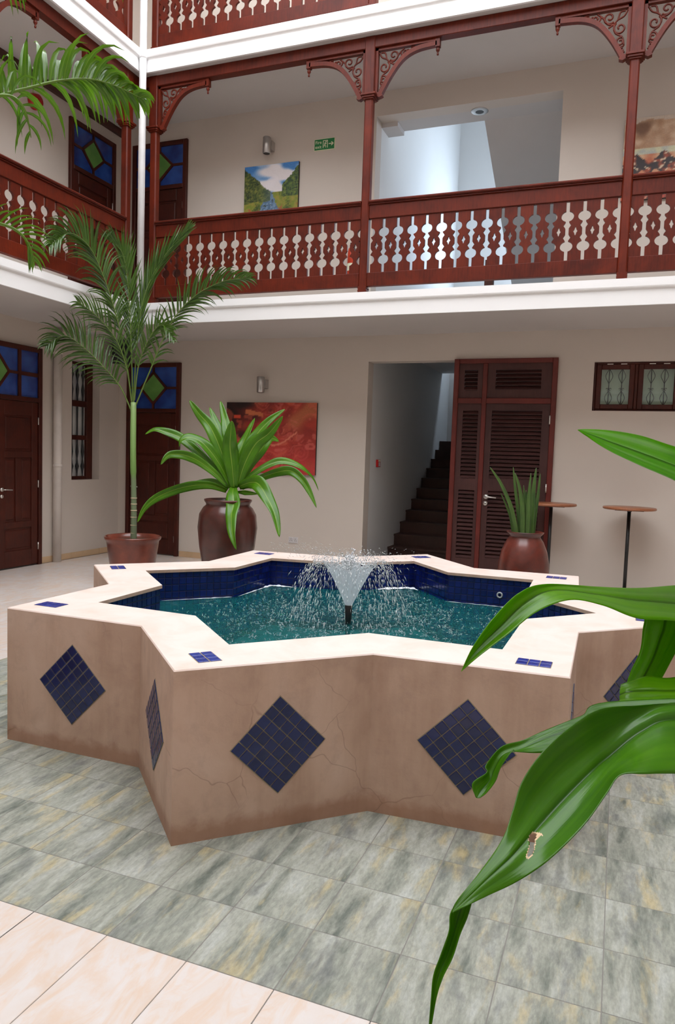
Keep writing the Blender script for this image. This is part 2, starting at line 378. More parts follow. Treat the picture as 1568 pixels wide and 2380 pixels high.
def text_mesh(s, size, mb, P, ext=.001, mat=0, align='LEFT'):
    cu = bpy.data.curves.new('lettering','FONT'); cu.body = s; cu.size = size; cu.extrude = ext; cu.align_x = align
    o = bpy.data.objects.new('lettering', cu); C.objects.link(o)
    dg = bpy.context.evaluated_depsgraph_get(); me = o.evaluated_get(dg).to_mesh()
    mb.add([P(*v.co) for v in me.vertices], [tuple(p.vertices) for p in me.polygons], mat)
    o.evaluated_get(dg).to_mesh_clear(); bpy.data.objects.remove(o); bpy.data.curves.remove(cu)

# ------------------------------------------------------------------ the building shell
XL, YB = -5.88, 5.10           # left wall, back wall
XE, YE = -4.52, 3.74           # gallery slab edges
F1, F2 = 3.33, 6.575           # undersides of the two gallery slabs
XR, YF, ZT = 5.9, -7.0, 10.2
def wall_cells(mb, a0, a1, z0, z1, holes, P, t0, t1):
    xs = sorted({a0,a1,*[h[0] for h in holes],*[h[1] for h in holes]}); zs = sorted({z0,z1,*[h[2] for h in holes],*[h[3] for h in holes]})
    for i in range(len(xs)-1):
        for k in range(len(zs)-1):
            cx,cz = (xs[i]+xs[i+1])/2,(zs[k]+zs[k+1])/2
            if any(h[0]<cx<h[1] and h[2]<cz<h[3] for h in holes): continue
            p = P(xs[i],t0,zs[k]); q = P(xs[i+1],t1,zs[k+1])
            mb.box(min(p[0],q[0]),min(p[1],q[1]),p[2],max(p[0],q[0]),max(p[1],q[1]),q[2])
    return mb
back_holes = [(-1.68,-.462,0,2.975),(-.462,.86,0,2.985),(1.29,2.30,2.325,2.93),(-1.69,.735,3.62,6.26)]
structure(wall_cells(MB(), XL-.25, XR, -.02, ZT, back_holes, lambda a,t,z:(a,t,z), YB, YB+.22), 'wall_back', WALL)
left_holes = [(4.025,4.64,1.165,2.93)]
structure(wall_cells(MB(), YF, YB, -.02, ZT, left_holes, lambda a,t,z:(t,a,z), XL, XL-.25), 'wall_left', WALL)
structure(MB().box(XR, YF, -.02, XR+.2, YB, ZT), 'wall_right', WALL)
structure(MB().box(XL-.25, YF-.2, -.02, XR+.2, YF, ZT), 'wall_front', WALL)
# gallery slabs run round the court; white stepped fascia on the court side
XE2, YE2 = 4.55, -5.6
for nm, z0, z1 in (('ceiling', F1, 3.58), ('ceiling.001', F2, 6.86), ('ceiling.002', 9.75, 10.0)):
    mb = MB(); mb.box(XL, YE, z0, XR, YB, z1); mb.box(XL, YF, z0, XE, YE, z1); mb.box(XE2, YF, z0, XR, YE, z1); mb.box(XE, YF, z0, XE2, YE2, z1)
    structure(mb, nm, CEIL)
structure(MB().box(XL, YE+.02, 3.58, XR, YB, 3.585).box(XL, YF, 3.58, XE-.02, YE+.02, 3.585), 'floor.002', GFLOOR)
structure(MB().box(XL, YE+.02, 6.86, XR, YB, 6.865).box(XL, YF, 6.86, XE-.02, YE+.02, 6.865), 'floor.003', GFLOOR)
def fascia(n, z0, P, L0, L1):        # profile swept along a straight edge; P(s, out, z)
    prof = [(.0,z0-.004),(.03,z0-.004),(.03,z0+.15),(.036,z0+.162),(.055,z0+.172),(.06,z0+.185),(.06,z0+.268),(.0,z0+.28)]
    mb = MB(); mb.prism(prof, lambda a,b,t:P(L0+(L1-L0)*t,a,b)); structure(mb, 'trim_%d'%n, WHITE)
k = 1
for z0 in (F1, F2):
    fascia(k, z0, lambda s,a,z:(s,YE-a,z), XE, XE2); fascia(k+1, z0, lambda s,a,z:(XE+a,s,z), YE2, YE)
    fascia(k+2, z0, lambda s,a,z:(XE2-a,s,z), YE2, YE); fascia(k+3, z0, lambda s,a,z:(s,YE2+a,z), XE, XE2); k += 4
mb = MB(); mb.box(XL, YE-.02, 3.295, XE-.02, YE+.20, F1); mb.box(XL, YE-.04, 3.262, XL+.9, YE+.02, 3.295); structure(mb, 'trim_9', WALL)   # downstand under the corner
mb = MB(); mb.box(XL, YF, 6.475, XL+.06, YB, 6.572); structure(mb, 'trim_10', BEAM)                                  # dark board along the upper left wall
# stairwell behind the back wall
mb = MB(); mb.box(-1.88, YB+.22, -.02, -1.69, 10.2, 9.6); structure(mb, 'wall_stairwell_left', STAIRWALL)
mb = MB(); wall_cells(mb, YB+.22, 10.2, -.02, 9.6, [], lambda a,t,z:(t,a,z), .86, 1.0); mb.box(-.50, YB+.22, -.02, -.40, 8.9, 2.6); structure(mb, 'wall_stairwell_right', STAIRWALL)
mb = wall_cells(MB(), -1.88, 1.0, -.02, 9.6, [(-.25,.78,4.9,6.5)], lambda a,t,z:(a,t,z), 10.2, 10.4); structure(mb, 'wall_stairwell_back', STAIRWALL)
mb = MB(); mb.box(-1.69, YB+.22, 6.26, .86, 5.64, 6.86); mb.box(-1.69, YB+.22, 6.20, -1.46, 5.64, 6.26); structure(mb, 'ceiling.003', CEIL)
structure(MB().box(-1.69,5.64,9.4,.86,10.2,9.6), 'ceiling.005', STAIRWALL)
mb = MB(); mb.box(-1.69, YB+.22, 3.33, .86, 9.55, 3.6); structure(mb, 'ceiling_light_block', STAIRWALL)  # landing slab lengthened over the stair, added to block light from above

# ------------------------------------------------------------------ floor: grout bed and single tiles
P_ = .315; GX0 = -.173-8*P_; GX1 = GX0+17*P_; GY0 = -2.683; GYP = .3125; GY1 = GY0+17*GYP
floor = structure(MB().box(XL-.2, YF-.1, -.12, XR+.2, 10.3, -.0026), 'floor', GROUT)
MB().box(GX0, GY0, -.004, GX1, GY1, -.0008).build('grout_bed', GROUT2, floor)
def tile_mesh(name, w, d, m, g=.0012, h=.0018):
    mb = MB(); c=.001
    mb.add([(g,g,-h),(w-g,g,-h),(w-g,d-g,-h),(g,d-g,-h),(g+c,g+c,0),(w-g-c,g+c,0),(w-g-c,d-g-c,0),(g+c,d-g-c,0)],[(4,5,6,7),(0,1,5,4),(1,2,6,5),(2,3,7,6),(3,0,4,7)])
    return mb.mesh(name, m)
gm = tile_mesh('green_tile', P_, GYP, GTILE); cm = tile_mesh('cream_tile', P_, 2*GYP, CTILE)
CAM = Vector((1.676,-4.627,1.649))
def inview(x, y):
    d = Vector((x,y,0))-CAM; z = d.dot(RF)
    return z > .3 and abs(d.dot(RX)/z*1698) < 900 and abs(d.dot(RU)/z*1698) < 1330
for i in range(17):
    for k in range(17):
        x,y = GX0+i*P_, GY0+k*GYP; 
        if max(abs(x+P_/2),abs(y+GYP/2)) < 1.05: continue     # wholly under the basin
        link('green_tile', gm, floor, (x,y,0))
cand = []
for i in range(-30, 40):
    for k in range(-30, 30):
        x,y = GX0+i*P_, GY0-.0+k*2*GYP
        if x < XL-.2 or x > XR or y < YF or y > YB: continue
        inx = GX0-.01 < x < GX1-.01
        ov = y < GY1-.01 and y+2*GYP > GY0+.01
        if inx and ov:
            if y < GY1-.01 < y+2*GYP-.02: pass
            else: continue
        cand.append((x,y))
vis = sorted([c for c in cand if inview(c[0]+.15,c[1]+.3)], key=lambda c:(c[0]-CAM.x)**2+(c[1]-CAM.y)**2)[:295]
vs_ = set(vis); rest = MB()
for (x,y) in cand:
    y0 = y; d = 2*GYP; inx = GX0-.01 < x < GX1-.01
    if inx and y < GY1-.01 < y+d-.02: y0 = GY1; d = y+d-GY1
    x1 = min(x+P_, XR)
    if (x,y) in vs_ and y0 == y: link('cream_tile', cm, floor, (x,y,0))
    else:
        g=.0022; rest.add([(x+g,y0+g,0),(x1-g,y0+g,0),(x1-g,y0+d-g,0),(x+g,y0+d-g,0)],[(0,1,2,3)])
rest.build('cream_tiling', CTILE, floor, kind='stuff')
mb = MB().box(-1.67, YB+.0, -.02, -.5, 10.2, .0); structure(mb, 'floor.001', STAIRW)

# baseboards, laid in single tiles
def skirting(name, a0, a1, P, holes):
    root = structure(MB().box(*P(a0,.0,0),*P(a1,.004,.085)) if name.endswith('back') else MB().box(*P(a0,.0,0),*P(a1,.004,.085)), name, GROUT)
    x = a0
    while x < a1-.02:
        e = min(x+.62, a1)
        for h in holes:
            if x < h[0] < e: e = h[0]
        if not any(h[0]-.001 <= x < h[1] for h in holes):
            p,q = P(x+.002,.004,.001),P(e-.002,.014,.088)
            MB().box(min(p[0],q[0]),min(p[1],q[1]),p[2],max(p[0],q[0]),max(p[1],q[1]),q[2]).build('skirting_tile', BASETILE, root)
            x = e
        else: x = [h[1] for h in holes if h[0]-.001 <= x < h[1]][0]
skirting('baseboard_back', XL, -1.685, lambda a,t,z:(a,YB-t,z), [(-5.70,-4.70)])
skirting('baseboard_back.001', .87, XR, lambda a,t,z:(a,YB-t,z), [])
skirting('baseboard_left', -2.0, YB, lambda a,t,z:(XL+t,a,z), [(1.86,3.40)])

# ------------------------------------------------------------------ doors with coloured transom lights
def pane(poly, mat, parent, y=-.018, name='pane'):
    MB().prism(poly, lambda a,b,t:(a, y+.006*t, b)).build(name, mat, parent)
def diamond_light(fr, root, x0, x1, z0, z1, w=.035):
    cx,cz = (x0+x1)/2,(z0+z1)/2; dx,dz = (x1-x0)*.275,(z1-z0)*.375
    D = [(cx-dx,cz),(cx,cz-dz),(cx+dx,cz),(cx,cz+dz)]
    for i in range(4): fr.bar(D[i], D[(i+1)%4], w, -.036, -.012)
    fr.bar((x0,cz),(cx-dx,cz),w,-.034,-.012); fr.bar((cx+dx,cz),(x1,cz),w,-.034,-.012)
    fr.bar((cx,z0),(cx,cz-dz),w,-.034,-.012); fr.bar((cx,cz+dz),(cx,z1),w,-.034,-.012)
    pane(D, GREENG, root, -.026, 'green_pane')
    for X,Z,sx,sz in ((x0,z0,-1,-1),(x1,z0,1,-1),(x1,z1,1,1),(x0,z1,-1,1)):
        poly = [(X,Z),(cx,Z),(cx,cz+sz*dz),(cx+sx*dx,cz),(X,cz)]
        if sx*sz < 0: poly = poly[::-1]
        pane(poly, BLUEG, root, -.018, 'blue_pane')
def door_leaf(root, x0, x1, z0, z1, number=None, handle_side=None, hinge_side=1):
    w = x1-x0; st = .11; mb = MB(); yb,yf = -.012,-.03
    mb.box(x0,yb,z0,x1,0,z1)                                  # recessed ground of the panels
    H = z1-z0; rails = [z0, z0+H*.10, z0+H*.235, z0+H*.275, z0+H*.66, z0+H*.70, z0+H*.915, z1]
    # stiles and rails standing proud of the panels
    mb.cbox(x0,yf,z0,x0+st,yb,z1); mb.cbox(x1-st,yf,z0,x1,yb,z1)
    for a,b in ((0,1),(2,3),(4,5),(6,7)): mb.cbox(x0+st,yf,rails[a],x1-st,yb,rails[b])
    mb.cbox(x0+w/2-.045,yf,rails[3],x0+w/2+.045,yb,rails[4])
    leaf = mb.build('door_leaf', DOORW, root)
    for a,b,xa,xb in ((1,2,x0+st,x1-st),(3,4,x0+st,x0+w/2-.045),(3,4,x0+w/2+.045,x1-st),(5,6,x0+st,x1-st)):
        m = .028; MB().cbox(xa+m,yb-.010,rails[a]+m,xb-m,yb,rails[b]-m,.009).build('panel', DOORW, leaf)
    hx = x1+.004 if hinge_side>0 else x0-.004
    for zz in (z0+.25, z0+H*.5, z1-.25): MB().lathe([(.0,zz-.05),(.008,zz-.05),(.008,zz+.05),(0,zz+.05)],8,(hx,-.036)).build('hinge', HANDLE, leaf)
    if handle_side is not None:
        x = x0+.06 if handle_side<0 else x1-.06; z = z0+1.05; s = 1 if handle_side<0 else -1
        m = MB(); m.tube([(x,yf,z),(x,yf-.012,z)],.026,16); m.tube([(x,yf-.01,z),(x,yf-.05,z),(x+s*.03,yf-.055,z),(x+s*.13,yf-.055,z-.006)],.009,8)
        m.tube([(x,yf,z-.09),(x,yf-.01,z-.09)],.024,16); m.build('handle', HANDLE, leaf)
    if number:
        m = MB(); text_mesh(number,.085,m,lambda a,b,c:(x0+w*.36+a, yf-.002-c, z0+H*.87+b-.02+.14),.001); m.build('door_number', BLACK, leaf)
    return leaf
def single_door(n, loc, rz, w, h, ztr, number=None, handle=-1, label=None):
    r = link('door_%d'%n, None, None, loc, label, None, None, 'structure'); r.rotation_euler = (0,0,rz)
    f = MB(); fw = .065
    f.cbox(0,-.05,0,fw,0,h); f.cbox(w-fw,-.05,0,w,0,h); f.cbox(fw,-.05,h-fw,w-fw,0,h); f.cbox(fw,-.05,ztr-.03,w-fw,0,ztr+.03)
    fr = f.build('door_frame', DOORW, r)
    g = MB(); diamond_light(g, fr, fw, w-fw, ztr+.03, h-fw); g.build('glazing_bars', DOORW, fr)
    door_leaf(r, fw+.004, w-fw-.004, .015, ztr-.034, number, handle); return r
single_door(1, (-5.70,YB,0), 0, .985, 3.0, 2.265, None, -1, 'dark panelled door with blue and green glass above, in the ground floor corner behind the palm')
single_door(2, (-5.64,YB,3.58), 0, .975, 2.735, 2.06, '103', -1, 'dark upstairs door in the back wall with the number 103 and coloured glass')
single_door(3, (XL,3.925,3.58), PI/2, .99, 2.725, 2.06, None, -1, 'dark upstairs door in the left wall with blue and green glass')
# wide double door at the left edge
r = link('door_4', None, None, (XL,1.86,0), 'wide double door at the left edge with blue glass panes above', None, None, 'structure'); r.rotation_euler = (0,0,PI/2)
w,h,ztr,fw = 1.535,2.985,2.275,.065
f = MB(); f.cbox(0,-.05,0,fw,0,h); f.cbox(w-fw,-.05,0,w,0,h); f.cbox(fw,-.05,h-fw,w-fw,0,h); f.cbox(fw,-.05,ztr-.03,w-fw,0,ztr+.03)
fr = f.build('door_frame', DOORW, r); g = MB(); xa,xb = .40,w-.40; z0,z1 = ztr+.03,h-fw
for x in (xa,xb): g.box(x-.025,-.038,z0,x+.025,-.01,z1)
for a,b in ((fw,xa-.025),(xb+.025,w-fw)):
    g.box(a,-.036,(z0+z1)/2-.025,b,-.01,(z0+z1)/2+.025)
    for u,v in ((z0,(z0+z1)/2),((z0+z1)/2,z1)): pane([(a,u),(b,u),(b,v),(a,v)], BLUEG, fr, -.018, 'blue_pane')
diamond_light(g, fr, xa+.025, xb-.025, z0, z1); g.build('glazing_bars', DOORW, fr)
door_leaf(r, fw+.004, w/2-.002, .015, ztr-.034, None, None, -1); door_leaf(r, w/2+.002, w-fw-.004, .015, ztr-.034, None, -1)

# louvred screen with door beside the stair
r = link('door_5', None, None, (0,YB,0), 'louvred dark red door and side panel next to the staircase', None, None, 'structure')
f = MB(); x0,x1,h = -.462,.86,2.985; mx = -.05; zt = 2.44
for a,b,c,d in ((x0,x0+.065,0,h),(x1-.065,x1,0,h),(x0+.065,x1-.065,h-.06,h),(mx-.03,mx+.03,0,h-.06),(x0+.065,mx-.03,zt-.035,zt+.035),(mx+.03,x1-.065,zt-.035,zt+.035)):
    f.cbox(a,-.05,c,b,.06,d)
fr = f.build('door_frame', LOUVR, r)
def louvre_panel(name, a,b,c,d, openings, parent, y=.0):
    hs = [(p,q,u,v) for p,q,u,v in openings]; mb = MB()
    wall_cells(mb, a,b,c,d, hs, lambda s,t,z:(s,t,z), y-.02, y+.02); p = mb.build(name, LOUV, parent)
    sl = {}
    for (u0,u1,v0,v1),n in zip(openings, [round((o[3]-o[2])/.0525) for o in openings]):
        key = round(u1-u0,4); st = (v1-v0)/n
        if key not in sl:
            L = u1-u0; m = MB(); m.add([(0,.016,.016),(L,.016,.016),(L,.012,.024),(0,.012,.024),(0,-.026,-.014),(L,-.026,-.014),(L,-.022,-.022),(0,-.022,-.022)],[(0,3,2,1),(4,5,6,7)[::-1],(0,1,5,4)[::-1],(3,2,6,7),(0,4,7,3),(1,2,6,5)[::-1]]); sl[key] = m.mesh('louvre_slat', LOUV)
        for i in range(n): link('louvre_slat', sl[key], p, (u0, y, v0+st*(i+.5)))
        MB().box(u0,y+.03,v0,u1,y+.035,v1).build('louvre_backing', BLACK, p)
    return p
louvre_panel('transom_panel', x0+.065,mx-.03,zt+.035,h-.06, [(-.325,-.15,2.575,2.84)], r)
louvre_panel('transom_panel', mx+.03,x1-.065,zt+.035,h-.06, [(.085,.66,2.585,2.84)], r)
louvre_panel('side_panel', x0+.065,mx-.03,0,zt-.035, [(-.325,-.122,1.415,2.31),(-.338,-.125,.345,1.26)], r)
lf = louvre_panel('door_leaf', mx+.033,x1-.068,.01,zt-.038, [(.06,.695,1.43,2.313),(.058,.71,.375,1.262)], r, -.012)
m = MB(); x,z,yf = .035,1.185,-.032
m.tube([(x,yf,z),(x,yf-.014,z)],.032,16); m.tube([(x,yf-.01,z),(x,yf-.055,z),(x+.03,yf-.06,z),(x+.14,yf-.055,z-.008)],.010,8); m.build('handle', HANDLE, lf)
m = MB(); m.tube([(x-.005,yf,z-.088),(x-.005,yf-.012,z-.088)],.03,16); m.build('keyhole_plate', HANDLE, lf)
MB().tube([(x-.005,yf-.012,z-.088),(x-.005,yf-.014,z-.088)],.008,8).build('keyhole', BLACK, lf)
for zz in (2.2,1.33,.45): MB().lathe([(0,zz-.055),(.009,zz-.055),(.009,zz+.055),(0,zz+.055)],8,(.795,-.06)).build('hinge', HANDLE, lf)

# narrow window with turned iron bars in the left wall
r = link('window_1', None, None, (XL-.167,4.025,1.165), 'tall narrow recessed window with turned black iron bars', None, None, 'structure'); r.rotation_euler=(0,0,PI/2)
W_,H_ = .615,1.765; f = MB()
for a,b,c,d in ((0,.03,0,H_),(W_-.13,W_,0,H_),(.03,W_-.13,0,.05),(.03,W_-.13,H_-.04,H_),(.03,W_-.13,.60,.67),(.03,W_-.13,1.10,1.19)): f.cbox(a,-.035,c,b,.03,d)
fr = f.build('window_frame', DOORW, r)
for a,b in ((.05,.60),(.67,1.10),(1.19,H_-.04)): MB().box(.03,.012,a,W_-.13,.018,b).build('pane', PALEG, r)
def turned(z0,z1):
    L=z1-z0; P=[(0,.006),(.06,.016),(.09,.030),(.12,.016),(.16,.010),(.22,.024),(.30,.012),(.5,.011),(.70,.012),(.78,.024),(.84,.010),(.88,.016),(.91,.030),(.94,.016),(1,.006)]
    return [(rr,z0+t*L) for t,rr in P]
for x in (.055,.175,.295,.415):
    bar = MB().lathe(turned(.05,H_-.04),10,(x,-.015)); bar.lathe([(.008,.05),(.008,H_-.04)],8,(x,-.015)); bar.build('iron_bar', IRON, r)
# high window in the right part of the back wall
r = link('window_2', None, None, (1.29,YB+.09,2.325), 'small high window with two dark casements and iron grilles', None, None, 'structure')
W_,H_ = 1.01,.605; f = MB()
for a,b,c,d in ((0,.03,0,H_),(W_-.03,W_,0,H_),(.03,W_-.03,0,.025),(.03,W_-.03,H_-.03,H_),(.475,.515,.025,H_-.03)): f.cbox(a,-.03,c,b,.05,d)
f.build('window_frame', DOORW, r)
for a,b in ((.03,.475),(.515,.98)):
    c = MB(); z0,z1 = .025,H_-.03; s = .06
    for p,q,u,v in ((a,a+s,z0,z1),(b-s,b,z0,z1),(a+s,b-s,z0,z0+s),(a+s,b-s,z1-s,z1)): c.cbox(p,-.045,u,q,-.012,v)
    cs = c.build('casement', DOORW, r)
    MB().box(a+s,-.03,z0+s,b-s,-.026,z1-s).build('pane', CLEAR, cs)
    for dx in (.12,.22+.06): MB().box(a+dx,-.032,z1-.006,a+dx+.07,-.028,z1+.01).build('hinge', HANDLE, cs)
    g = MB()
    for x in (a+.15, a+.15+.15):
        g.tube([(x,.0,z0+s-.03),(x,.0,z1-s+.03)],.006,6)
        for zc in (z0+.14, z1-.14):
            for sg in (-1,1): g.tube(crom([(x,0,zc-.095),(x+sg*.012,0,zc-.07),(x+sg*.042,0,zc),(x+sg*.012,0,zc+.07),(x,0,zc+.095)],14),.004,5)
        for zc in (z0+.25,):
            for sg in (-1,1): g.tube([(x+sg*(.018+.012*math.cos(t)),0,zc+.012*math.sin(t)) for t in [i*.5 for i in range(11)]],.004,5)
    g.build('iron_grille', IRON, cs)
    MB().box(a,.06,z0,b,.066,z1).build('reflection_panel', PALEREFL, cs)  # added panel; its pale green stands in for bright reflection in the panes

# ------------------------------------------------------------------ staircase in the opening
st = thing('staircase', 'dark wooden staircase climbing away through the ground floor opening', 'stairs', (-1.685,6.37,0))
for i in range(11):
    y,z = i*.322,.0; zz = .255+i*.176
    MB().box(.0,y,0 if i==0 else zz-.20,1.18,y+.02,zz-.03).build('riser', STAIRW, st)
    MB().box(.0,y-.025,zz-.03,1.18,y+.345,zz).build('tread', STAIRW, st)
MB().box(0,3.55,1.9,1.18,3.82,1.98).build('landing', STAIRW, st)
st = thing('staircase', 'pale sloping underside of the upper stair flight seen in the first floor opening', 'stairs', (-.33,5.64,6.26))
mb = MB(); mb.prism([(0,0),(0,.35),(4.0,-1.3),(4.0,-1.85)], lambda a,b,t:(1.18*t,a,b)); mb.build('flight_soffit', CEIL, st)
st = thing('stair_balustrade', 'dark wooden stair rail behind the first floor railing', 'railing', (-.95,6.2,3.6))
st_mb = MB(); st_mb.box(-.7,0,-.03,1.5,.3,.10); st_mb.build('kerb', STAIRW, st)
mb = MB(); mb.box(.62,-.02,0,.74,.10,.95); mb.build('newel', DOORW, st)
mb = MB(); mb.box(-.7,.01,.42,.62,.07,.50); mb.build('rail', DOORW, st)
MB().box(.60,-.05,.0,.76,.13,.2).build('newel_base', DOORW, st)

# ------------------------------------------------------------------ pipes, lamps and small fixtures
dp = thing('downpipe', 'white round downpipe running down the inner corner of the galleries', 'pipe', (-4.435,3.655,3.34))
m = MB(); m.tube([(0,0,0),(0,0,6.6)],.046,16); m.build('pipe', PIPEW, dp)
for z in (.15,3.38,4.9): m = MB(); m.lathe([(.046,z),(.054,z+.004),(.054,z+.05),(.046,z+.054)],16); m.box(-.06,-.01,z+.01,0,.06,z+.04); m.build('pipe_clip', PIPEW, dp)
dp = thing('downpipe', 'cream pipe standing against the ground floor left wall beside the barred window', 'pipe', (XL+.075,3.655,0))
MB().tube([(0,0,.0),(0,0,3.26)],.058,16).build('pipe', PIPEC, dp)
for z in (1.36,2.95): m = MB(); m.lathe([(.058,z),(.066,z+.004),(.066,z+.04),(.058,z+.044)],16); m.box(-.07,-.015,z+.005,0,.015,z+.035); m.build('pipe_clip', PIPEC, dp)
def sconce(label, x, z, h):
    t = thing('wall_lamp', label, 'lamp', (x,YB,z), group='cylinder wall lamps')
    m = MB(); m.lathe([(0,0),(.048,0),(.056,.006),(.056,h-.006),(.05,h),(0,h)],24,(-.01,-.135)); m.build('lamp_body', STEEL, t)
    m = MB(); m.box(.0,-.10,h*.3,.05,0,h*.85) ; m.build('bracket', STEEL, t)
    MB().disc(.045,-.001,20,(-.01,-.135),0,False).build('lamp_lens', BLACK, t)
sconce('steel cylinder wall lamp on the ground floor above the red painting', -3.27, 2.535, .23)
sconce('steel cylinder wall lamp upstairs above the landscape painting', -3.27, 5.90, .225)
t = thing('alarm_sounder', 'red round alarm sounder on the upper left wall', 'alarm', (XL,3.255,6.20))
m = MB(); pr = [(0,0),(.10,0),(.105,.02),(.10,.05),(.085,.075),(.08,.10),(.0,.10)]
n=20; vs=[(d, r_*math.cos(2*PI*k/n), r_*math.sin(2*PI*k/n)) for r_,d in pr for k in range(n)]
m.add(vs,[(i*n+k,i*n+(k+1)%n,(i+1)*n+(k+1)%n,(i+1)*n+k) for i in range(len(pr)-1) for k in range(n)],0,True); m.build('housing', REDPL, t)
m = MB(); m.tube([(.10,0,0),(.112,0,0)],.055,16); m.build('horn', REDPL, t)
t = thing('fire_call_point', 'small red fire call point on the stairwell wall', 'alarm', (-1.69,5.68,1.565))
MB().box(0,-.055,-.055,.035,.055,.055).build('box', REDPL, t); MB().box(.035,-.03,-.04,.038,.03,.02).build('front_plate', SOCK, t); MB().box(.035,-.05,.028,.037,.05,.05).build('top_strip', SIGNW, t)
t = thing('wall_socket', 'white double wall socket low on the wall beside the jar', 'socket', (-2.745,YB,.40))
MB().cbox(-.075,-.012,-.045,.075,0,.045,.004).build('plate', SOCK, t)
for x in (-.035,.035): 
    m = MB()
    for a,b in ((0,.016),(-.013,-.008),(.013,-.008)): m.box(x+a-.003,-.0135,b-.007,x+a+.003,-.0122,b+.007)
    m.build('pin_holes', BLACK, t); MB().cbox(x+.018,-.018,.022,x+.032,-.012,.036,.002).build('switch', SOCK, t)
t = thing('loudspeaker', 'dark box loudspeaker high in the left corner behind the palm fronds', 'speaker', (XL+.22,4.86,3.0)); t.rotation_euler=(0,0,.75)
MB().cbox(-.13,-.11,-.03,.13,.08,.29,.015).build('cabinet', DARKV, t); MB().box(-.11,-.118,0,.11,-.11,.26).build('grille', BLACK, t); MB().box(-.03,.08,.08,.03,.20,.14).build('wall_arm', BLACK, t)
t = thing('downlight', 'recessed ceiling light in the head of the first floor stair opening', 'lamp', (-.345,5.35,6.26))
m = MB(); m.lathe([(.055,-.012),(.10,-.010),(.115,-.003),(.115,0)],24); m.build('trim_ring', STEEL, t); MB().disc(.055,-.012,20,(0,0),0,False).build('lamp_face', BLACK, t)
t = thing('fire_extinguisher', 'small orange red cylinder with a white band on the wall behind the middle column upstairs', 'extinguisher', (-1.955,YB-.075,4.10))
MB().lathe([(0,0),(.05,0),(.06,.012),(.06,.36),(.045,.41),(.02,.43),(.02,.45),(0,.45)],20).build('cylinder', plain('orange_red_paint', lin(196,62,34), .35), t)
MB().lathe([(.0612,.10),(.0612,.20)],20).build('label_band', SIGNW, t)
m = MB(); m.box(-.018,-.03,.45,.018,.03,.48); m.tube([(0,-.03,.465),(.03,-.07,.44),(.065,-.03,.36),(.07,.0,.22)],.009,8); m.build('valve_and_hose', BLACK, t)
MB().box(-.03,.05,.2,.03,.075,.38).build('wall_bracket', STEEL, t)
# fire exit sign
t = thing('fire_exit_sign', 'green fire exit sign with white lettering upstairs', 'sign', (-2.445,YB,5.98))
MB().box(-.155,-.012,-.078,.155,0,.078).build('sign_board', SIGNW, t); bd = MB().box(-.149,-.0135,-.072,.149,-.012,.072).build('green_field', SIGNG, t)
m = MB(); Pn = lambda ox,oz: (lambda a,b,c:(ox+a,-.0140-c*.5,oz+b))
text_mesh('Fire',.062,m,Pn(-.138,.010),.0008); text_mesh('exit',.062,m,Pn(-.138,-.050),.0008); m.build('lettering', SIGNW, t)
m = MB(); B = lambda p,q,w_: m.bar(p,q,w_,-.0150,-.0134)
for p,q in (((-.018,-.05),(-.018,.05)),((-.018,.047),(.05,.047)),((.047,.05),(.047,-.05))): B(p,q,.009)
B((.018,.020),(.006,-.008),.014); B((.006,-.008),(.022,-.024),.008); B((.022,-.024),(.018,-.046),.008); B((.006,-.008),(-.004,-.03),.008); B((.016,.014),(.034,.002),.007); B((.018,.016),(-.002,.014),.007)
m.prism([(.024+.009*math.cos(i*PI/5),.031+.009*math.sin(i*PI/5)) for i in range(10)], lambda a,b,c:(a,-.0150+.0016*c,b)); m.build('running_figure', SIGNW, t)
m = MB(); m.bar((.065,0),(.115,0),.012,-.0150,-.0134); m.prism([(.108,-.028),(.14,0),(.108,.028),(.10,.022),(.122,0),(.10,-.022)], lambda a,b,c:(a,-.0150+.0016*c,b)); m.build('arrow', SIGNW, t)

# ------------------------------------------------------------------ paintings (pigment laid on a fine grid)
def painting(name, label, x0, x1, z0, z1, fn, nx, nz, edge=CANVASEDGE, depth=.035):
    t = thing(name, label, 'painting', (x0,YB-.004,z0)); W_,H_ = x1-x0,z1-z0
    MB().box(0,-depth,0,W_,0,H_).build('stretcher', edge, t)
    m = MB(); m.sheet([[(W_*i/nx,-depth-.001,H_*k/nz) for i in range(nx+1)] for k in range(nz+1)], smooth=False)
    me = m.mesh('canvas', CANVAS); ca = me.color_attributes.new('paint','FLOAT_COLOR','POINT')
    cols = []
    for k in range(nz+1):
        for i in range(nx+1): cols += list(lin(*fn(i/nx,k/nz)))
    ca.data.foreach_set('color', cols); link('canvas', me, t); return t
def N(x,y,s,seed=0): return noise.noise(Vector((x*s+seed*7.3,y*s-seed*3.1,seed*1.7)))
def mixc(a,b,t): t=max(0,min(1,t)); return tuple(a[i]+(b[i]-a[i])*t for i in range(3))
def sstep(a,b,x): t=max(0,min(1,(x-a)/(b-a))); return t*t*(3-2*t)
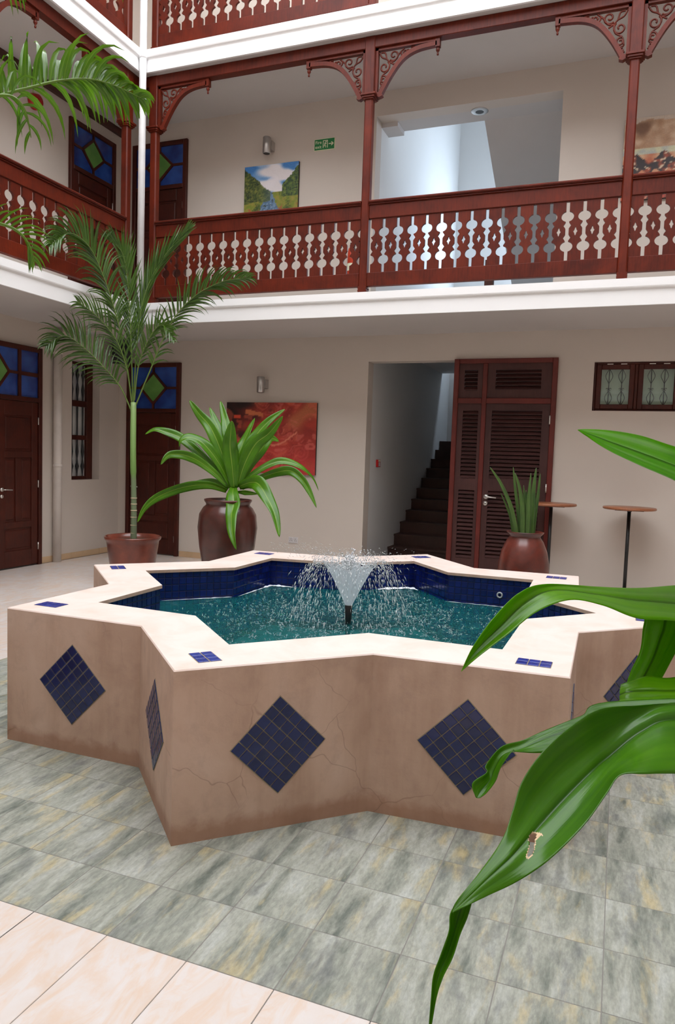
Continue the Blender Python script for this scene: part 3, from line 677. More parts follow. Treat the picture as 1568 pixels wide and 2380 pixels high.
def landscape(u,v):
    n1=N(u,v,5,1); n2=N(u,v,22,2); n3=N(u,v,45,3)
    sky = mixc((232,226,228),(64,128,196), sstep(.05,.45,N(u*1.0,v*1.8,3.2,5)+ (v-.62)*1.1))
    sky = mixc(sky,(236,230,234), sstep(.1,.45,N(u,v*1.6,4.0,9)+.25*(.75-v))*.7)
    c = sky; tl = .96-u*1.0+.05*n1+.03*n2; tr = .52+(u-.64)*1.1+.05*n1+.03*n2
    hz = .46+.015*n1
    if v < hz:
        c = mixc((116,132,44),(150,140,60), .5+.9*n2); c = mixc(c,(60,80,34), sstep(0,.35,n1+.3*n3)); c = mixc(c,(168,84,56), sstep(.28,.5,N(u,v,16,12))*sstep(.3,.1,v))
        w = .025+(hz-v)*.5; cx = .50-(hz-v)*.10+.04*n1
        d = abs(u-cx)/w
        if d < 1+.25*n2: c = mixc((118,146,176),(72,102,132), .5+.9*n2); c = mixc(c,(180,196,212), sstep(.3,.55,n3)*.7); c = mixc(c,(60,74,70), sstep(.3,.5,N(u,v,30,8)))
    if u < .5 and v < tl and v > .30+.06*n1: c = mixc((54,74,34),(120,124,54), .5+1.1*n2); c = mixc(c,(26,38,30), sstep(.1,.45,n3+.4*n1)); c = mixc(c,(88,110,104), sstep(.25,.5,u)*.6)
    if u > .70 and v < tr+.0 and v > .36+.04*n1: c = mixc((50,78,42),(110,128,52), .5+1.0*n2); c = mixc(c,(30,46,44), sstep(.05,.4,n3))
    return c
painting('landscape_painting', 'landscape painting of a river between trees under a blue sky', -3.675, -2.815, 5.06, 5.785, landscape, 80, 68)
def red_abstract(u,v):
    n1=N(u,v,3,1); n2=N(u,v,9,2); s=N(u+.25*n1,v+.25*n2,6,4)
    c = mixc((126,30,26),(190,66,48), .5+1.0*s); c = mixc(c,(182,98,62), sstep(.15,.6,n1+.35*(u-.5)+.4*(v-.5))); c = mixc(c,(196,52,56), sstep(.6,.05,v)*.7*(1+n2)); c = mixc(c,(216,110,96), sstep(.25,.5,N(u+.4*n2,v+.4*s,8,15))*.6)
    c = mixc(c,(34,14,14), sstep(.55,.05,u+.45*(1-v)+.25*n2)); c = mixc(c,(206,96,70), sstep(.36,.42,abs(s)*1.2)*.6)
    for cx,cy,R in ((.84,.30,.13),(.60,.18,.12),(.70,.32,.07)):
        dx,dy=(u-cx)*1.4,v-cy; d=math.hypot(dx,dy)
        if d<R: c = mixc(c,(206,84,76), (.5+.5*math.sin(d*130-math.atan2(dy,dx)))*.45)
    y = .50+.10*math.sin(u*9)+.04*n1
    if abs(v-y)<.014 and u>.45 and u<.8: c=(214,120,96)
    if abs(v-(.86-.25*(u-.25)**1))<.03*(1+n2) and .22<u<.42: c=(206,112,70)
    if abs(v-.80)<.02 and .08<u<.16: c=(210,70,44)
    return c
painting('red_abstract_painting', 'large red abstract painting of swirling shapes on the ground floor', -3.885, -2.42, 1.365, 2.40, red_abstract, 90, 64)
def herd(u,v):
    n1=N(u,v,4,3); n2=N(u,v,14,4); n3=N(u,v,34,5)
    if v > .62: c = mixc((168,128,96),(206,176,148), .5+.8*n2); c = mixc(c,(120,84,60), sstep(.2,.5,n1)); top=.94+.05*N(u,0,6,2)
    else: c = mixc((212,176,140),(188,100,64), .5+.9*n2)
    if v > .62 and v > top: return (196,180,164)
    if .555<v<.63+.02*n1: c = mixc((206,204,166),(170,176,176), .5+n2)
    d = .50+.07*math.sin(u*21+2*n1)+.03*n2
    if .26+.10*abs(math.sin(u*27))<v<d: c = mixc((40,26,30),(150,64,36), sstep(.05,.4,n2+.3*n3)); c = mixc(c,(214,190,160), sstep(.35,.5,n3))
    if v < .14+.03*n1: c = mixc((176,70,48),(50,34,28), sstep(-.1,.3,n2)); c = mixc(c,(206,130,100), sstep(.2,.45,n3))
    return c
painting('herd_painting', 'earth coloured painting of dark grazing animals by the right column upstairs', 1.475, 2.75, 4.84, 5.79, herd, 90, 68)

# ------------------------------------------------------------------ bar tables
def bar_table(label, x, y):
    t = thing('bar_table', label, 'table', (x,y,0), group='tall round bar tables')
    MB().lathe([(0,1.135),(.285,1.135),(.30,1.142),(.30,1.158),(.294,1.165),(0,1.165)],40).build('table_top', TABLEW, t)
    m = MB(); m.box(-.16,-.025,1.118,.16,.025,1.135); m.box(-.025,-.16,1.118,.025,.16,1.135); m.build('top_bracket', BLACK, t)
    MB().tube([(0,0,.02),(0,0,1.12)],.021,14).build('pole', BLACK, t)
    MB().lathe([(0,.0),(.23,.0),(.23,.008),(.05,.022),(.022,.04),(0,.04)],32).build('base_plate', BLACK, t)
bar_table('tall round bar table standing behind the snake plant jar', .90, 4.70)
bar_table('tall round bar table against the wall below the high window', 1.795, 4.70)

# ------------------------------------------------------------------ gallery carpentry
PIT = .1745
def half_plank(s):      # outline of one half of a fretted plank, centre line to sawn edge (local z from gallery floor)
    hb = PIT/2-.018; zc = .552; z0,z1 = .205,.905; hole = [(0,-.048),(.007,-.034),(.010,-.020),(.024,0),(.010,.020),(.007,.034),(0,.048)]
    pts = [(0,z0),(PIT/2-.002,z0),(PIT/2-.002,.243),(hb,.243)]
    def ell(c):
        return [(PIT/2-.066*math.cos(a), c+.056*math.sin(a)) for a in [(-74+i*148/12)*PI/180 for i in range(13)]]
    def bulge(c): return [(hb,c-.034),(hb-.006,c-.024),(hb-.023,c),(hb-.006,c+.024),(hb,c+.034)]
    pts += ell(.392)+bulge(.487)+bulge(.617)+ell(.712)
    pts += [(hb,.868),(PIT/2-.002,.868),(PIT/2-.002,z1),(0,z1)]
    pts += [(x,zc+z) for x,z in hole[::-1]]
    out = [(s*x,z) for x,z in pts]
    return out if s>0 else out[::-1]
pm = MB()
for s in (1,-1): pm.prism(half_plank(s), lambda a,b,t:(a,-.015+.03*t,b))
PLANK = pm.mesh('fret_plank', RED)
def railing(label, loc, rz, L, group=None):
    t = thing('gallery_railing', label, 'railing', loc, rz, group)
    MB().cbox(0,-.03,.08,L,.03,.24,.006).build('bottom_rail', RED, t)
    MB().cbox(0,-.03,.872,L,.03,1.035,.006).build('apron_board', RED, t)
    m = MB(); m.cbox(0,-.05,1.03,L,.05,1.046,.004); m.cbox(0,-.072,1.046,L,.072,1.078,.012); m.build('cap_rail', RED, t)
    n = round(L/PIT); off = (L-n*PIT)/2
    for i in range(n): link('fret_plank', PLANK, t, (off+PIT*(i+.5),0,0))
    return t
def spiral(m, c, r, a0, turns, sg=1, w=.0105):
    n=22; m.tube([(c[0]+r*(1-.78*i/n)*math.cos(a0+sg*turns*2*PI*i/n),0,c[1]+r*(1-.78*i/n)*math.sin(a0+sg*turns*2*PI*i/n)) for i in range(n+1)], w, 6)
def bracket(parent, sx, x0, zb):      # sx=+1 to the right of the post; zb = underside of beam
    root = link('bracket', None, parent, (x0,0,zb)); root.scale = (1,1,1)
    L,H = .76,.54; S = lambda p:(sx*p[0],p[1])
    arc = crom([(L-.03,-.055,0),(.50,-.075,0),(.33,-.15,0),(.19,-.31,0),(.06,-.53,0)],20)
    nrm=[]
    for i,p in enumerate(arc):
        d=(arc[min(i+1,19)]-arc[max(i-1,0)]).normalized(); nrm.append(Vector((-d.y,d.x,0)))
    poly=[(p+n*.024) for p,n in zip(arc,nrm)]+[(p-n*.024) for p,n in list(zip(arc,nrm))[::-1]]
    m=MB(); m.prism([S(p) for p in poly], lambda a,b,t:(a,-.03+.06*t,b))
    m.prism([S(p) for p in ((.0,0),(L,0),(L,-.03),(.0,-.03))], lambda a,b,t:(a,-.026+.052*t,b))
    m.prism([S(p) for p in ((.0,0),(.032,0),(.032,-H),(.0,-H))], lambda a,b,t:(a,-.026+.052*t,b))
    m.prism([S(p) for p in ((.035,-.50),(.085,-.50),(.10,-.545),(.06,-.56),(.03,-.545))], lambda a,b,t:(a,-.032+.064*t,b))
    m.mi=[0]*len(m.f); m.build('bracket_frame', RED, root)
    m=MB(); f=lambda x,z:(sx*x,z)
    def sp(cx,cz,r,a0,tu,sg):
        if sx<0: a0=PI-a0; sg=-sg
        spiral(m,f(cx,cz),r,a0,tu,sg)
    sp(.215,-.098,.064,-2.3,1.25,1); sp(.105,-.215,.068,.9,1.25,-1); sp(.35,-.088,.048,2.8,1.2,1); sp(.095,-.355,.046,1.9,1.2,-1); sp(.455,-.062,.028,2.8,1.0,1); sp(.075,-.445,.026,1.9,1.0,-1)
    for P in ([(.03,-.03),(.07,-.10),(.13,-.13),(.17,-.17)],[(.06,-.05),(.11,-.06),(.13,-.13)],[(.17,-.17),(.23,-.16),(.28,-.09),(.34,-.04)],[(.17,-.17),(.15,-.26),(.08,-.31),(.06,-.40)],[(.38,-.06),(.44,-.085),(.47,-.045),(.42,-.04)],[(.47,-.06),(.53,-.035)],[(.06,-.40),(.10,-.42),(.05,-.47)],[(.17,-.17),(.22,-.20)]):
        m.tube(crom([(sx*x,0,z) for x,z in P],12), .0095, 6)
    m.build('scrollwork', RED, root)
    x=sx*(L-.02); m=MB(); m.box(x-.026,-.03,-.095,x+.026,.03,0)
    m.lathe([(0,-.185),(.010,-.18),(.013,-.165),(.007,-.155),(.018,-.135),(.024,-.12),(.016,-.108),(.022,-.10),(.022,-.094)],12,(x,0)); m.build('pendant', RED, root)
def column(label, loc, rz, sides, H=2.82):
    t = thing('gallery_column', label, 'column', loc, rz); w=.05; c=.014
    oct_ = lambda w,c:[(-w+c,-w),(w-c,-w),(w,-w+c),(w,w-c),(w-c,w),(-w+c,w),(-w,w-c),(-w,-w+c)]
    MB().prism(oct_(w,c), lambda a,b,s:(a,b,2.27*s)).build('post', RED, t)
    MB().prism(oct_(w+.012,.008), lambda a,b,s:(a,b,2.30+(H+.13-2.30)*s)).build('upper_post', RED, t)
    m = MB()
    for z0,z1,g in ((2.245,2.262,.016),(2.262,2.285,.030),(2.285,2.305,.044)): m.prism(oct_(w+g,.008), lambda a,b,s:(a,b,z0+(z1-z0)*s))
    m.build('capital', RED, t)
    m = MB(); m.prism([(-.05,.0),(.05,0),(.056,.03),(.05,.045),(.056,.06),(.05,.08),(-.05,.08),(-.056,.06),(-.05,.045),(-.056,.03)], lambda a,b,s:(a,-.054+.108*s,b)); m.build('foot_block', RED, t)
    for sd in sides: bracket(t, sd, sd*.062, H)
    return t
ZG = 3.62; DZ = F2-F1; YC = 3.87; XC = -4.65
CXS = (-4.385,-1.36,1.56,4.40)
column('mahogany post just right of the white pipe in the inner corner, first floor', (CXS[0],YC,ZG), 0, (1,))
column('mahogany gallery column in the middle of the back gallery with two fret brackets', (CXS[1],YC,ZG), 0, (-1,1))
column('mahogany gallery column at the right, beside the painting of animals', (CXS[2],YC,ZG), 0, (-1,1))
column('mahogany post just left of the white pipe in the inner corner, first floor', (XC,3.61,ZG), PI/2, (-1,))
column('mahogany column at the far left edge, only its fret bracket showing', (XC,1.20,ZG), PI/2, (-1,1))
railing('first floor railing of the back gallery between the corner pipe and the middle column', (CXS[0]+.05,YC,ZG), 0, CXS[1]-CXS[0]-.10, 'fretted gallery railings')
railing('first floor railing of the back gallery right of the middle column', (CXS[1]+.05,YC,ZG), 0, CXS[2]-CXS[1]-.10, 'fretted gallery railings')
railing('first floor railing running out of the right edge past the right column', (CXS[2]+.05,YC,ZG), 0, 1.85, 'fretted gallery railings')
railing('first floor railing of the left gallery behind the palm fronds', (XC,1.25,ZG), PI/2, 2.31, 'fretted gallery railings')
Z2 = ZG+DZ
column('mahogany post of the top storey just right of the white pipe', (CXS[0],YC,Z2), 0, ())
column('mahogany post of the top storey above the middle column', (CXS[1],YC,Z2), 0, ())
column('mahogany post of the top storey just left of the white pipe', (XC,3.61,Z2), PI/2, ())
railing('top storey railing of the back gallery along the upper edge of the picture', (CXS[0]+.05,YC,Z2), 0, CXS[1]-CXS[0]-.10, 'fretted gallery railings')
railing('top storey railing of the left gallery at the upper left corner', (XC,1.25,Z2), PI/2, 2.31, 'fretted gallery railings')
structure(MB().cbox(CXS[0]-.3,3.815,ZG+2.82,XR,3.925,F2+.002), 'trim_11', RED)
m = MB(); m.box(XC-.055,YF,ZG+2.82,XC+.055,3.815,F2+.002); structure(m, 'trim_12', RED)

# ------------------------------------------------------------------ fountain
TT=[(.016,-2.118),(1.528,-1.433),(2.11,.02),(1.41,1.543),(.007,2.128),(-1.471,1.40),(-2.083,-.068),(-1.453,-1.545)]
NN=[(.664,-1.478),(1.516,-.535),(1.46,.60),(.571,1.494),(-.59,1.49),(-1.454,.585),(-1.459,-.674),(-.57,-1.541)]
II=[(.008,-1.652),(1.195,-1.11),(1.586,.05),(1.095,1.139),(.02,1.595),(-1.102,1.041),(-1.588,-.092),(-1.127,-1.187)]
MM=[(.517,-1.113),(1.204,-.353),(1.114,.487),(.428,1.132),(-.44,1.14),(-1.107,.403),(-1.138,-.53),(-.454,-1.208)]
OUT=[p for q in zip(TT,NN) for p in q]; INN=[p for q in zip(II,MM) for p in q]
ZTOP,ZW = .75,.512
fo = thing('fountain', 'eight pointed star fountain basin of pink plaster with blue mosaic diamonds', 'fountain')
m = MB(); n=16
m.add([(x,y,-.001) for x,y in OUT]+[(x,y,ZTOP-.006) for x,y in OUT]+[(x*.997,y*.997,ZTOP) for x,y in OUT]+[(x,y,ZTOP) for x,y in INN]+[(x,y,ZTOP-.022) for x,y in INN],
      [(a*n+i,a*n+(i+1)%n,(a+1)*n+(i+1)%n,(a+1)*n+i) for a in range(4) for i in range(n)])
m.build('basin', PLASTER, fo)
m = MB(); k=1.012
m.add([(x*k,y*k,ZTOP-.012) for x,y in INN]+[(x*k,y*k,.15) for x,y in INN],[(i,(i+1)%n,n+(i+1)%n,n+i) for i in range(n)])
m.build('pool_lining', PGROUT, fo)
m = MB(); m.add([(x*k,y*k,.16) for x,y in INN],[tuple(range(n))]); m.build('pool_floor', POOLB, fo)
def tmesh(name, w, h, mat, th=.004, c=.0035):
    a,b=w/2,h/2; q=MB(); q.add([(-a,-b,0),(a,-b,0),(a,b,0),(-a,b,0),(-a,-b,th-.0015),(a,-b,th-.0015),(a,b,th-.0015),(-a,b,th-.0015),(-a+c,-b+c,th),(a-c,-b+c,th),(a-c,b-c,th),(-a+c,b-c,th)],
      [(8,9,10,11)]+[(i,(i+1)%4,4+(i+1)%4,4+i) for i in range(4)]+[(4+i,4+(i+1)%4,8+(i+1)%4,8+i) for i in range(4)]); return q.mesh(name, mat), q
TS=.0517
mt, mtq = tmesh('mosaic_tile', .0475,.0475, COBALT)
rest = MB()
for i in range(16):
    A,B=Vector((*OUT[i],0)),Vector((*OUT[(i+1)%16],0)); d=(B-A).normalized(); nn=Vector((d.y,-d.x,0)); up=Vector((0,0,1))
    c=A+(B-A)*.51+up*.377
    e1=(d+up).normalized(); e2=(up-d).normalized()
    hd=.222; gb=MB(); gb.add([c+nn*q+e*s for q in (-.004,.0015) for e,s in ((d,-hd),(up,-hd),(d,hd),(up,hd))],[(4,5,6,7)]+[(a,(a+1)%4,4+(a+1)%4,4+a) for a in range(4)]); bed=gb.build('mosaic_bed', TGROUT, fo)
    vis = i in (14,15,0,1,2,13)
    for a in range(6):
        for b in range(6):
            p=c+e1*((a-2.5)*TS)+e2*((b-2.5)*TS)+nn*.0015
            j=Euler((rnd.uniform(-.012,.012),rnd.uniform(-.012,.012),rnd.uniform(-.015,.015))).to_matrix().to_4x4()
            M=Matrix(((e1.x,e2.x,nn.x,p.x),(e1.y,e2.y,nn.y,p.y),(e1.z,e2.z,nn.z,p.z),(0,0,0,1)))@j
            if vis: o=link('mosaic_tile', mt, bed); o.matrix_local=M
            else: rest.add([M@Vector(v) for v in mtq.v], mtq.f)
rest.build('mosaic_tiles', COBALT, fo, kind='stuff')
# groups of six coping tiles at the points
ct,_ = tmesh('coping_tile', .0475,.0475, COBALT3,.003); cg=MB()
cg.add([(-.078,-.054,0),(.078,-.054,0),(.078,.054,0),(-.078,.054,0),(-.078,-.054,-.006),(.078,-.054,-.006),(.078,.054,-.006),(-.078,.054,-.006)],[(0,1,2,3)]+[(4+i,4+(i+1)%4,(i+1)%4,i) for i in range(4)]); cgm=cg.mesh('coping_bed', TGROUT)
for (cx,cy),ang in (((.023,-1.889),-.72),((1.362,-1.283),0),((1.86,.02),PI/2),((1.25,1.345),0),((.01,1.88),.75),((-1.28,1.25),0),((-1.84,-.09),-.8),((-1.305,-1.37),0)):
    cb=link('coping_bed', cgm, fo, (cx,cy,ZTOP+.0006)); cb.rotation_euler=(0,0,ang)
    for a in (-1,0,1):
        for b in (-.5,.5): link('coping_tile', ct, cb, (a*TS,b*.0535,.0002))
# tiles lining the pool
pt, ptq = tmesh('pool_tile', .0485,.0485, COBALT2); cands=[]
for i in range(16):
    A,B=Vector((*INN[i],0))*k,Vector((*INN[(i+1)%16],0))*k; L=(B-A).length; d=(B-A)/L; nn=Vector((-d.y,d.x,0)); up=Vector((0,0,1))
    nc=max(1,round(L/.0525)); st=L/nc
    for a in range(nc):
        for r_ in range(10):
            z=ZTOP-.012-.0262-r_*.0525; p=A+d*(st*(a+.5))+up*z+nn*.0005
            v=(CAM-p); sc_=nn.dot(v.normalized())/v.length**2 if z>ZW-.03 else -1
            if not inview(p.x,p.y): sc_=-1
            cands.append((sc_,Matrix(((d.x*st/.0525,0,nn.x,p.x),(d.y*st/.0525,0,nn.y,p.y),(0,1,nn.z,p.z),(0,0,0,1)))))
cands.sort(key=lambda c:-c[0]); rest=MB()
for i,(s_,M) in enumerate(cands):
    if i<298 and s_>0: o=link('pool_tile', pt, fo); o.matrix_local=M
    else: rest.add([M@Vector(v) for v in ptq.v], ptq.f)
rest.build('pool_tiles', COBALT2, fo, kind='stuff')
m=MB(); m.tube([(.845+.019*math.cos(t),1.138,.605+.019*math.sin(t)) for t in [i*2*PI/20 for i in range(21)]],.006,8,cap=False); m.build('inlet_ring', PALEG, fo)
m=MB(); m.lathe([(.0,.16),(.05,.16),(.05,.30),(.017,.32),(.017,.515),(.021,.545),(.027,.640),(.021,.644),(.0,.63)],20); m.build('nozzle', BLACK, fo)

# water surface: chopped by the falling drops
def inner_r(a):
    best=9
    dx,dy=math.cos(a),math.sin(a)
    for i in range(16):
        (x1,y1),(x2,y2)=INN[i],INN[(i+1)%16]; ex,ey=x2-x1,y2-y1; den=dx*ey-dy*ex
        if abs(den)<1e-9: continue
        t=(x1*ey-y1*ex)/den; s_=(x1*dy-y1*dx)/den
        if t>0 and -1e-6<=s_<=1+1e-6: best=min(best,t)
    return best*1.010
angs=sorted({round(math.atan2(y,x),6) for x,y in INN}|{round(-PI+2*PI*i/200,6) for i in range(200)})
rad=[inner_r(a) for a in angs]; NR=64; m=MB(); rows=[]
drops=[(rnd.gauss(0,.42),rnd.gauss(0,.42),rnd.uniform(.3,1)) for _ in range(90)]
def wz(x,y):
    z=.006*N(x,y,7,2)+.005*N(x,y,17,3); d=math.hypot(x,y); z+=.004*math.sin(d*42)*math.exp(-d*1.2)
    for a,b,s_ in drops:
        q=(x-a)**2+(y-b)**2
        if q<.012: z+=.010*s_*math.cos(math.sqrt(q)*110)*math.exp(-q*450)
    return ZW+z
for j in range(NR+1):
    f_=.004+.996*j/NR; rows.append([(f_*r_*math.cos(a),f_*r_*math.sin(a),wz(f_*r_*math.cos(a),f_*r_*math.sin(a))) for a,r_ in zip(angs+angs[:1],rad+rad[:1])])
m.sheet(rows[::-1]); m.build('pool_water', WATER, None, None, 'turquoise water filling the star shaped pool', 'water', None, 'stuff')
# film of water rising from the nozzle, opening and breaking up at the rim
m=MB(); rows=[]; nA=96
for j in range(33):
    t=j/32; r0=.024+.150*t**1.05; z=.640+.300*t
    if t>.8: r0+=.10*(t-.8)**1.2; 
    row=[]
    for i in range(nA+1):
        a=2*PI*(i%nA)/nA; w=max(0,(t-.62))/.38; q=N(math.cos(a)*2.2,math.sin(a)*2.2,2.0,4); q2=N(math.cos(a)*2,math.sin(a)*2,9,6)
        row.append(((r0+.018*w*q2)*math.cos(a),(r0+.018*w*q2)*math.sin(a),z+w*w*(.045*q+.03*q2)))
    rows.append(row)
def torn(i,kk): return i>26 and N(kk*.9,i*.8,.9,8)>.32-(i-26)*.10
m.sheet(rows,skip=torn); m.build('water_cone', FILM, None, None, 'thin funnel of water rising from the black fountain nozzle', 'water', None, 'stuff')
m=MB()
OCT=[(1,0,0),(-1,0,0),(0,1,0),(0,-1,0),(0,0,1),(0,0,-1)]; OF=[(0,2,4),(2,1,4),(1,3,4),(3,0,4),(2,0,5),(1,2,5),(3,1,5),(0,3,5)]
def drop(p,v,r_,L):
    w=Vector(v).normalized(); u=w.orthogonal().normalized(); x=w.cross(u)
    m.add([Vector(p)+u*(a*r_)+x*(b*r_)+w*(c*L) for a,b,c in OCT],OF,0,True)
for i in range(2100):      # curtain of falling water
    a=rnd.uniform(0,2*PI); vr=rnd.gauss(.62,.16); vz=rnd.gauss(.35,.28); tt=rnd.uniform(.02,.42)
    r0=.19; rr=r0+vr*tt; z=.945+vz*tt-4.9*tt*tt
    if z<ZW+.012: continue
    s_=rnd.uniform(.5,1.25); drop((rr*math.cos(a),rr*math.sin(a),z),(vr*math.cos(a),vr*math.sin(a),vz-9.8*tt),.0021*s_,.005+.014*s_*min(1,tt*4))
for i in range(700):       # broken crown
    a=rnd.uniform(0,2*PI); rr=rnd.gauss(.16,.05); z=rnd.gauss(.945,.035); s_=rnd.uniform(.4,1.3)
    drop((rr*math.cos(a),rr*math.sin(a),z),(rnd.gauss(0,1),rnd.gauss(0,1),rnd.gauss(.4,1)),.0026*s_,.007*s_)
for i in range(420):       # churning heart
    rr=abs(rnd.gauss(0,.05)); a=rnd.uniform(0,2*PI); s_=rnd.uniform(.6,1.6); drop((rr*math.cos(a),rr*math.sin(a),rnd.gauss(.93,.03)),(rnd.gauss(0,.4),rnd.gauss(0,.4),1),.005*s_,.009*s_)
for i in range(300):       # drops flung out sideways
    sg=rnd.choice((-1,-1,1)); vv=rnd.uniform(.15,.5); q=rnd.gauss(0,.10); x=sg*(.10+vv*.62); z=.95+.26*vv+rnd.gauss(0,.03)-(.5*vv*vv if sg>0 else .2*vv*vv)
    drop((x*RX.x+q,x*RX.y+q*.5,z),(sg*RX.x,sg*RX.y,.35+rnd.gauss(0,.2)),.0012,rnd.uniform(.003,.012))
m.build('falling_drops', DROP, None, None, 'spray of drops falling around the fountain jet', 'water', None, 'stuff')
m=MB()
for i in range(2100):       # little splashes, and white flecks standing in for glints on the surface
    rr=1.5*math.sqrt(rnd.random())*rnd.uniform(.35,1); a=rnd.uniform(0,2*PI)
    if rr>inner_r(a)-.06: continue
    x,y=rr*math.cos(a),rr*math.sin(a); s_=rnd.uniform(.4,1.1)
    if rnd.random()<.6: drop((x,y,wz(x,y)+.003),(rnd.gauss(0,1),rnd.gauss(0,.5),0),.0022*s_,.011*s_)
    else:
        for q in range(4): drop((x+rnd.gauss(0,.006),y+rnd.gauss(0,.006),wz(x,y)+rnd.uniform(.002,.018)),(0,0,1),.0018,.006*s_)
m.build('splashes_and_glints', DROP, None, None, 'small splashes and white flecks standing in for glints on the turquoise pool water', 'water', None, 'stuff')
m=MB()
def foam_glint(P,w):  # thick patches are froth; thin white strips model the sky's reflection at the waterline
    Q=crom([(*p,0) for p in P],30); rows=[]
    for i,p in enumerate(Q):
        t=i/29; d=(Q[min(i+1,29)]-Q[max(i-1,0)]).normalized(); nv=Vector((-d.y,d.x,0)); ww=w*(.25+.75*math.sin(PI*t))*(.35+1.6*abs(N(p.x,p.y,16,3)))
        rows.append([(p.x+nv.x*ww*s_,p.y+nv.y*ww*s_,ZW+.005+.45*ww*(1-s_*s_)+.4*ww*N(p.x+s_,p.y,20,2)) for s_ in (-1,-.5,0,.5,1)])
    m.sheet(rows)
foam_glint([(-1.50,-.01),(-1.36,.14),(-1.22,.28),(-1.12,.39)],.007); foam_glint([(-1.09,.44),(-1.09,.62),(-1.09,.80),(-1.085,.95)],.006); foam_glint([(-1.09,.86),(-1.08,1.0),(-1.0,1.02),(-.88,1.03)],.022)
foam_glint([(-.22,1.33),(-.10,1.45),(.01,1.53),(.10,1.47)],.028); foam_glint([(.42,1.11),(.60,1.115),(.80,1.12),(.9,1.12)],.005); foam_glint([(.86,1.115),(.95,1.115),(1.05,1.11)],.012)
m.build('foam_glint', FOAM_GLINT, None, None, 'foamy patches and white strips for sky reflection along the pool waterline', 'foam_glint', None, 'stuff')

# control points of the plants' leaves: midrib points and width
JAR=[([[-2.442,2.675,1.249],[-2.547,2.688,1.572],[-2.712,2.679,1.911],[-2.867,2.66,2.079],[-2.993,2.651,2.234]],0.148,0.0),([[-2.451,2.673,1.264],[-2.522,2.738,1.573],[-2.661,2.777,1.885],[-2.761,2.817,2.028],[-2.854,2.86,2.172]],0.117,0.0),([[-2.441,2.683,1.342],[-2.504,2.765,1.653],[-2.601,2.829,1.92],[-2.679,2.893,2.081],[-2.765,2.955,2.252]],0.125,0.0),([[-2.406,2.689,1.25],[-2.424,2.662,1.499],[-2.44,2.633,1.714],[-2.423,2.612,1.867],[-2.401,2.591,2.004]],0.187,0.0),([[-2.4,2.693,1.266],[-2.414,2.766,1.577],[-2.39,2.845,1.768],[-2.35,2.927,1.929],[-2.329,2.999,2.06]],0.117,0.0),([[-2.385,2.698,1.266],[-2.319,2.783,1.659],[-2.226,2.862,1.866],[-2.115,2.945,2.028],[-1.965,3.041,2.169]],0.125,0.0),([[-2.371,2.704,1.267],[-2.295,2.713,1.519],[-2.175,2.738,1.754],[-2.022,2.767,1.882],[-1.873,2.8,2.077]],0.171,0.0),([[-2.371,2.704,1.267],[-2.272,2.803,1.52],[-2.183,2.892,1.696],[-2.105,2.973,1.826],[-2.031,3.039,1.798]],0.125,0.0),([[-2.356,2.709,1.268],[-2.227,2.789,1.412],[-2.066,2.878,1.527],[-1.93,2.952,1.571],[-1.758,3.032,1.523],[-1.626,3.091,1.402],[-1.549,3.126,1.247]],0.094,0.0),([[-2.326,2.72,1.253],[-2.128,2.77,1.37],[-1.93,2.817,1.447],[-1.773,2.843,1.468],[-1.639,2.851,1.374],[-1.531,2.845,1.226],[-1.444,2.829,1.071]],0.109,0.0),([[-2.356,2.709,1.268],[-2.196,2.668,1.322],[-2.062,2.611,1.314],[-1.924,2.547,1.187],[-1.785,2.478,1.003],[-1.679,2.392,0.765]],0.171,0.0),([[-2.413,2.686,1.25],[-2.358,2.574,1.202],[-2.284,2.464,1.08],[-2.239,2.343,0.969],[-2.163,2.23,0.804],[-2.052,2.13,0.631]],0.156,0.0),([[-2.484,2.656,1.216],[-2.613,2.54,1.275],[-2.75,2.415,1.272],[-2.909,2.278,1.223],[-3.063,2.139,1.129],[-3.142,2.028,1.009],[-3.162,1.936,0.864]],0.117,0.0),([[-2.459,2.671,1.279],[-2.66,2.61,1.49],[-2.861,2.549,1.685],[-3.014,2.5,1.804],[-3.177,2.442,1.86],[-3.295,2.398,1.879],[-3.386,2.358,1.822]],0.117,0.0),([[-2.472,2.664,1.263],[-2.605,2.581,1.415],[-2.764,2.486,1.548],[-2.889,2.398,1.604],[-2.994,2.313,1.608],[-3.031,2.25,1.568],[-3.052,2.191,1.491]],0.109,0.0),([[-2.444,2.677,1.28],[-2.561,2.623,1.509],[-2.659,2.571,1.66],[-2.753,2.517,1.764],[-2.857,2.453,1.806],[-2.92,2.399,1.772],[-2.93,2.362,1.694]],0.133,0.0),([[-2.471,2.663,1.232],[-2.646,2.654,1.303],[-2.862,2.623,1.278],[-3.045,2.606,1.27]],0.094,0.0),([[-2.367,2.7,1.205],[-2.229,2.673,1.205],[-2.079,2.649,1.198]],0.055,0.0)]
